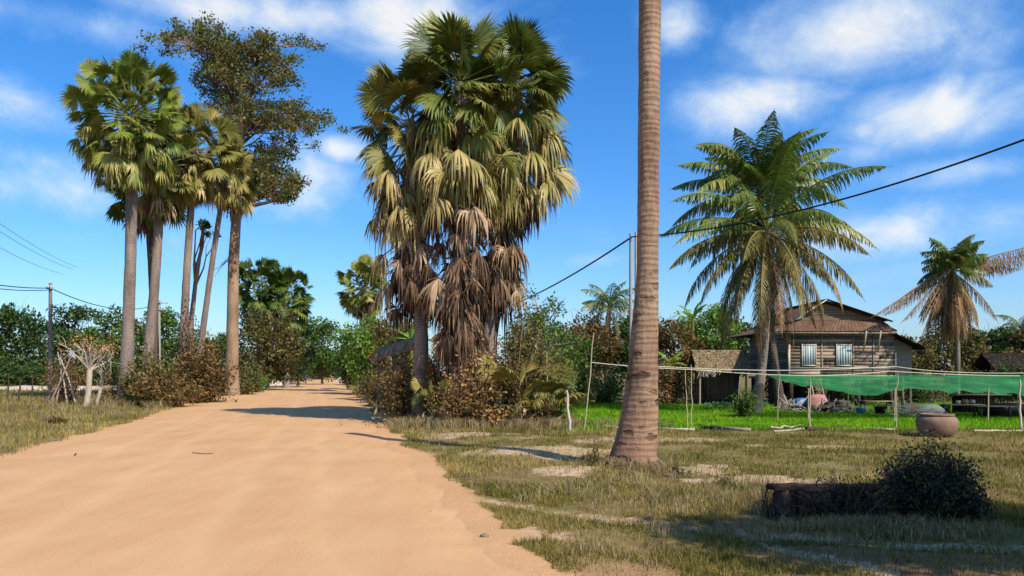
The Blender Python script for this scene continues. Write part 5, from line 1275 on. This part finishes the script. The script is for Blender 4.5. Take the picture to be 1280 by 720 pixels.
# pale bare strip of the field
def strip(label, pts, name, mat, h=.1, w=1.2, kind='structure'):
    P = np.array([(x, y, hz(x, y)) for (x, y) in pts]); n = len(P); V = []
    prof = np.array([(-1, -.02), (-.6, .6), (0, 1), (.6, .6), (1, -.02)])
    T = norm(np.gradient(P, axis=0)); S = np.stack([-T[:, 1], T[:, 0], 0 * T[:, 0]], -1)
    for i in range(n):
        for (a, b) in prof: V.append(P[i] + S[i] * a * w * (.8 + .4 * vnoise(i * .7, a)) + [0, 0, b * h * (.7 + .6 * vnoise(i * .9, 3))])
    i = np.arange(n - 1)[:, None]; j = np.arange(4)[None]; m = MB(); m.add(V, np.stack([i * 5 + j, i * 5 + j + 1, (i + 1) * 5 + j + 1, (i + 1) * 5 + j], -1).reshape(-1, 4)); return tag(m.build(name, mat, shade=True), kind=kind)
strip('', [(-62 + k * 1.0, 66 + .5 * math.sin(k * .5)) for k in range(34)], 'field_bank', M_heap, .35, .8)
def heap(label, px, d, w, h, seed, mat=M_heap):
    x = X(px, d); L = np.array([x, d, hz(x, d) - .03]); r = rng(seed); n, k = 12, 30; V = []
    for i in range(n):
        t = i / (n - 1)
        for j in range(k):
            a = j / k * 2 * PI; q = 1 + .25 * (vnoise(3 * math.cos(a) + 9 + seed, 3 * math.sin(a) + 9) - .5); V.append(L + [w * t * q * math.cos(a), w * .7 * t * q * math.sin(a), h * (1 - t ** 1.4) * (.85 + .3 * vnoise(i * .8, j * .5 + seed))])
    i = np.arange(n - 1)[:, None]; j = np.arange(k)[None]; m = MB(); m.add(V, np.stack([i * k + j, (i + 1) * k + j, (i + 1) * k + (j + 1) % k, i * k + (j + 1) % k], -1).reshape(-1, 4)); tag(m.build('sand_heap', mat, shade=True, loc=L), label, 'sand heap')
heap('pale sand heap at the left edge of the far road', 344, 97, 1.9, .75, 1); heap('low pale sand heap at the right edge of the far road', 445, 110, 2.2, .5, 2)
heap('small pale stone heap near the road end', 430, 130, 1.6, .9, 4)

# litter on the road and verge
def twig(label, pts, rad, mat=M_plankdk):
    P = np.array([(*gp(a, b), 0) for a, b in pts]); P[:, 2] = [hz(p[0], p[1]) + .03 + rad for p in P]; m = MB(); m.tube(P, rad, 6, rough=.15); tag(m.build('twig', mat, loc=P[0]), label, 'twig', 'twigs lying on the road')
twig('short dark twig lying on the left half of the road', ((241, 569), (254, 570.5), (266, 570)), .018)
twig('tiny dark twig near the left road edge', ((93, 572), (95, 569.5)), .015)
def stone(label, px, py, s, seed):
    x, y = gp(px, py); z = hz(x, y) + .01; r = rng(seed); L = np.array([x, y, z]); n, k = 7, 10; th = np.linspace(0, PI, n)[:, None]; ph = np.linspace(0, 2 * PI, k, endpoint=False)[None]
    q = 1 + .4 * (r.random((n, k)) - .5); V = np.stack([np.sin(th) * np.cos(ph) * q, np.sin(th) * np.sin(ph) * q * .8, np.cos(th) * q * .55 + 0 * ph], -1).reshape(-1, 3) * s + L
    i = np.arange(n - 1)[:, None]; j = np.arange(k)[None]; m = MB(); m.add(V, np.stack([i * k + j, i * k + (j + 1) % k, (i + 1) * k + (j + 1) % k, (i + 1) * k + j], -1)[..., ::-1].reshape(-1, 4)); tag(m.build('stone', M_stone, loc=L), label, 'stone', 'stones beside the road')
stone('brown stone at the right road edge, nearest the viewer', 606, 671, .05, 1); stone('small stone on the road left of the near brown stone', 538, 641, .025, 2); stone('dark stone lying on the grass left of the bare trunk', 647, 605, .06, 3)
stone('small pale stone on the sandy verge', 730, 575, .06, 4); stone('round stone by the grass between wall and bare trunk', 858, 628, .04, 5)

# ------------------------------------------------------------------ far motorcyclist
def rider():
    d = 118; x = X(381, d); z = .05; L = np.array([x, d, z]); o = thing('motorcycle', L, 'distant dark motorcycle near the end of the road, seen from behind', 'motorcycle')
    for (yy, nm) in ((-.62, 'rear'), (.62, 'front')):
        m = MB(); t = np.linspace(0, 2 * PI, 25); m.tube(np.stack([x + 0 * t, d + yy + .27 * np.cos(t), z + .3 + .27 * np.sin(t)], -1), .05, 8, cap=False); w = m.build('wheel', M_rubber, o, shade=True, loc=L)
        m = MB(); 
        for q in range(5): a = q / 5 * 2 * PI; m.tube([(x, d + yy, z + .3), (x, d + yy + .25 * math.cos(a), z + .3 + .25 * math.sin(a))], .012, 4)
        m.build('rim', M_steel, w, loc=L)
    m = MB(); m.tube([(x, d - .62, z + .3), (x, d - .3, z + .45), (x, d + .2, z + .42), (x, d + .45, z + .75), (x, d + .62, z + .3)], [.05, .13, .14, .09, .04], 10); m.tube([(x, d - .75, z + .62), (x, d - .3, z + .62), (x, d + .1, z + .5)], [.07, .12, .12], 10); m.build('body', M_black, o, shade=True, loc=L)
    m = MB(); m.tube([(x, d - .7, z + .73), (x, d - .2, z + .74), (x, d + .1, z + .7)], [.08, .11, .08], 8); m.build('saddle', M_black, o, shade=True, loc=L)
    m = MB(); m.tube([(x - .35, d + .3, z + .95), (x, d + .4, z + .98), (x + .35, d + .3, z + .95)], .02, 6); m.build('handlebar', M_steel, o, loc=L)
    m = MB(); m.box((x, d - .8, z + .6), (.12, .04, .08)); m.build('tail_light', plain('red_lens', (.3, .01, .01), .4), o, loc=L)
    # person : one skinned figure
    J = [(0, -.15, .82), (0, -.12, 1.1), (0, -.05, 1.32), (0, -.02, 1.43), (0, .02, 1.60),
         (-.19, -.05, 1.30), (-.27, .08, 1.08), (-.30, .28, .98), (.19, -.05, 1.30), (.27, .08, 1.08), (.30, .28, .98),
         (-.12, -.1, .80), (-.2, .28, .74), (-.16, .15, .36), (-.16, .25, .30), (.12, -.1, .80), (.2, .28, .74), (.16, .15, .36), (.16, .25, .30)]
    E = [(0, 1), (1, 2), (2, 3), (3, 4), (2, 5), (5, 6), (6, 7), (2, 8), (8, 9), (9, 10), (0, 11), (11, 12), (12, 13), (13, 14), (0, 15), (15, 16), (16, 17), (17, 18)]
    Rr = [.15, .15, .16, .06, .11, .07, .05, .04, .07, .05, .04, .1, .08, .055, .05, .1, .08, .055, .05]
    me = bpy.data.meshes.new('person'); me.from_pydata(J, E, []); po = bpy.data.objects.new('person', me); C.objects.link(po); po.location = L
    sm = po.modifiers.new('skin', 'SKIN'); print('SKIN', len(me.skin_vertices))
    for k, rv in enumerate(Rr):
        if len(me.skin_vertices): me.skin_vertices[0].data[k].radius = (rv, rv); me.skin_vertices[0].data[k].use_root = (k == 0)
    ss = po.modifiers.new('sub', 'SUBSURF'); ss.levels = 2; ss.render_levels = 2
    me.materials.append(M_cloth); tag(po, 'person in dark clothes riding the distant motorcycle', 'person')
    h = MB(); th = np.linspace(0.05, PI * .62, 8); h.lathe([(.14 * math.sin(t), 1.62 + .15 * math.cos(t)) for t in th], L + [0, .02, 0], 16); h.build('helmet', M_black, po, shade=True, loc=L)
rider()

# ------------------------------------------------------------------ sky, sun, camera
SUN_EL = math.radians(44); sdir = norm(np.array([.67, -.74, 0])) * math.cos(SUN_EL) + np.array([0, 0, math.sin(SUN_EL)])
ld = bpy.data.lights.new('sun', 'SUN'); ld.energy = 4.8; ld.angle = math.radians(.5); ld.color = (1, .92, .78)
lo = bpy.data.objects.new('sun', ld); C.objects.link(lo); lo.rotation_euler = Vector(sdir).to_track_quat('Z', 'Y').to_euler()
wd = bpy.data.worlds.new('World'); bpy.context.scene.world = wd; wd.use_nodes = True; nt = wd.node_tree; nt.nodes.clear()
sky = nd(nt, 'ShaderNodeTexSky', sky_type='NISHITA', sun_disc=False, sun_elevation=SUN_EL, sun_rotation=math.atan2(sdir[0], sdir[1]), altitude=0, air_density=1.0, dust_density=1.0, ozone_density=3.5)
hsv = nd(nt, 'ShaderNodeHueSaturation'); hsv.inputs['Saturation'].default_value = 1.2; hsv.inputs['Value'].default_value = 1.0; hsv.inputs['Hue'].default_value = .5
tint = nd(nt, 'ShaderNodeMix', data_type='RGBA', blend_type='MULTIPLY'); tint.inputs[0].default_value = 1; tint.inputs[7].default_value = (.80, .93, 1.13, 1); nt.links.new(sky.outputs[0], tint.inputs[6]); nt.links.new(tint.outputs[2], hsv.inputs['Color'])
tc = nd(nt, 'ShaderNodeTexCoord'); vec = tc.outputs['Generated']
mp = nd(nt, 'ShaderNodeMapping'); mp.inputs['Scale'].default_value = (1, 1, 1.5); nt.links.new(vec, mp.inputs[0])
nz = nd(nt, 'ShaderNodeTexNoise'); nz.inputs['Scale'].default_value = 7.5; nz.inputs['Detail'].default_value = 9; nz.inputs['Roughness'].default_value = .6; nz.inputs['Distortion'].default_value = .3; nt.links.new(mp.outputs[0], nz.inputs['Vector'])
nz2 = nd(nt, 'ShaderNodeTexNoise'); nz2.inputs['Scale'].default_value = 2.6; nz2.inputs['Detail'].default_value = 4; nt.links.new(mp.outputs[0], nz2.inputs['Vector'])
blobs = [(945, 130, 135, 48, .75), (905, 105, 50, 25, .45), (850, 30, 60, 48, .65), (1090, 40, 230, 75, .75), (1190, 135, 170, 55, .75), (1085, 160, 30, 20, .6), (1210, 215, 140, 26, .6), (1150, 285, 230, 50, .6), (20, 130, 100, 55, .75),
         (60, 240, 100, 45, .65), (430, 188, 48, 24, .8), (385, 225, 95, 60, .6), (495, 25, 110, 80, .75), (310, 10, 280, 45, .65), (90, 32, 200, 40, .55), (725, 290, 90, 32, .45), (740, 325, 70, 16, .5), (705, 245, 45, 28, .4), (440, 245, 90, 40, .35),
         (690, 90, 60, 40, .3), (110, 300, 90, 30, .25), (1050, 190, 120, 22, .35), (590, 330, 160, 40, .25), (220, 300, 90, 40, .3), (560, 60, 90, 60, .35), (1230, 60, 80, 60, .5), (30, 190, 120, 60, .4), (1180, 340, 160, 26, .4)]
acc = None
for (px, py, rx, ry, s) in blobs:
    v = Vector(((px - 640) / FOC, 1, (HORZ - py) / FOC)); sc = v.length; v.normalize()
    sub = nd(nt, 'ShaderNodeVectorMath', operation='SUBTRACT'); nt.links.new(vec, sub.inputs[0]); sub.inputs[1].default_value = v
    mul = nd(nt, 'ShaderNodeVectorMath', operation='MULTIPLY'); nt.links.new(sub.outputs[0], mul.inputs[0]); mul.inputs[1].default_value = (FOC / rx * sc, FOC / rx * sc * .5, FOC / ry * sc)
    ln = nd(nt, 'ShaderNodeVectorMath', operation='LENGTH'); nt.links.new(mul.outputs[0], ln.inputs[0])
    mr = nd(nt, 'ShaderNodeMapRange', interpolation_type='SMOOTHSTEP'); mr.inputs[1].default_value = 0; mr.inputs[2].default_value = 1.35; mr.inputs[3].default_value = s; mr.inputs[4].default_value = 0; nt.links.new(ln.outputs['Value'], mr.inputs[0])
    acc = mr.outputs[0] if acc is None else mathn(nt, 'MAXIMUM', acc, mr.outputs[0])
den = mathn(nt, 'ADD', acc, mathn(nt, 'MULTIPLY', mathn(nt, 'SUBTRACT', nz.outputs['Fac'], .5), 1.5))
den = mathn(nt, 'ADD', den, mathn(nt, 'MULTIPLY', mathn(nt, 'SUBTRACT', nz2.outputs['Fac'], .5), .7))
mrd = nd(nt, 'ShaderNodeMapRange', interpolation_type='SMOOTHSTEP'); mrd.inputs[1].default_value = .08; mrd.inputs[2].default_value = .95; mrd.inputs[3].default_value = 0; mrd.inputs[4].default_value = .85; nt.links.new(den, mrd.inputs[0])
cc = rampn(nt, den, [(.2, (2.4, 4.1, 6.6)), (.55, (3.9, 4.9, 6.0)), (.9, (6.0, 5.9, 5.6))])
mx = mixc(nt, mrd.outputs[0], hsv.outputs[0], cc.outputs[0])
bg = nd(nt, 'ShaderNodeBackground'); bg.inputs[1].default_value = .15; nt.links.new(mx, bg.inputs[0]); ow = nd(nt, 'ShaderNodeOutputWorld'); nt.links.new(bg.outputs[0], ow.inputs[0])

cam = bpy.data.cameras.new('camera'); co = bpy.data.objects.new('camera', cam); C.objects.link(co); co.location = (0, 0, EYE); co.rotation_euler = (PI / 2, 0, 0)
cam.sensor_width = 36; cam.lens = 36 * FOC / 1280; cam.shift_y = (HORZ - 360) / 1280; cam.clip_end = 6000; cam.clip_start = .1
sc = bpy.context.scene; sc.camera = co
sc.view_settings.view_transform = 'Standard'; sc.view_settings.look = 'None'; sc.view_settings.gamma = 1; sc.view_settings.exposure = .2
sc.cycles.max_bounces = 6; sc.cycles.transparent_max_bounces = 12
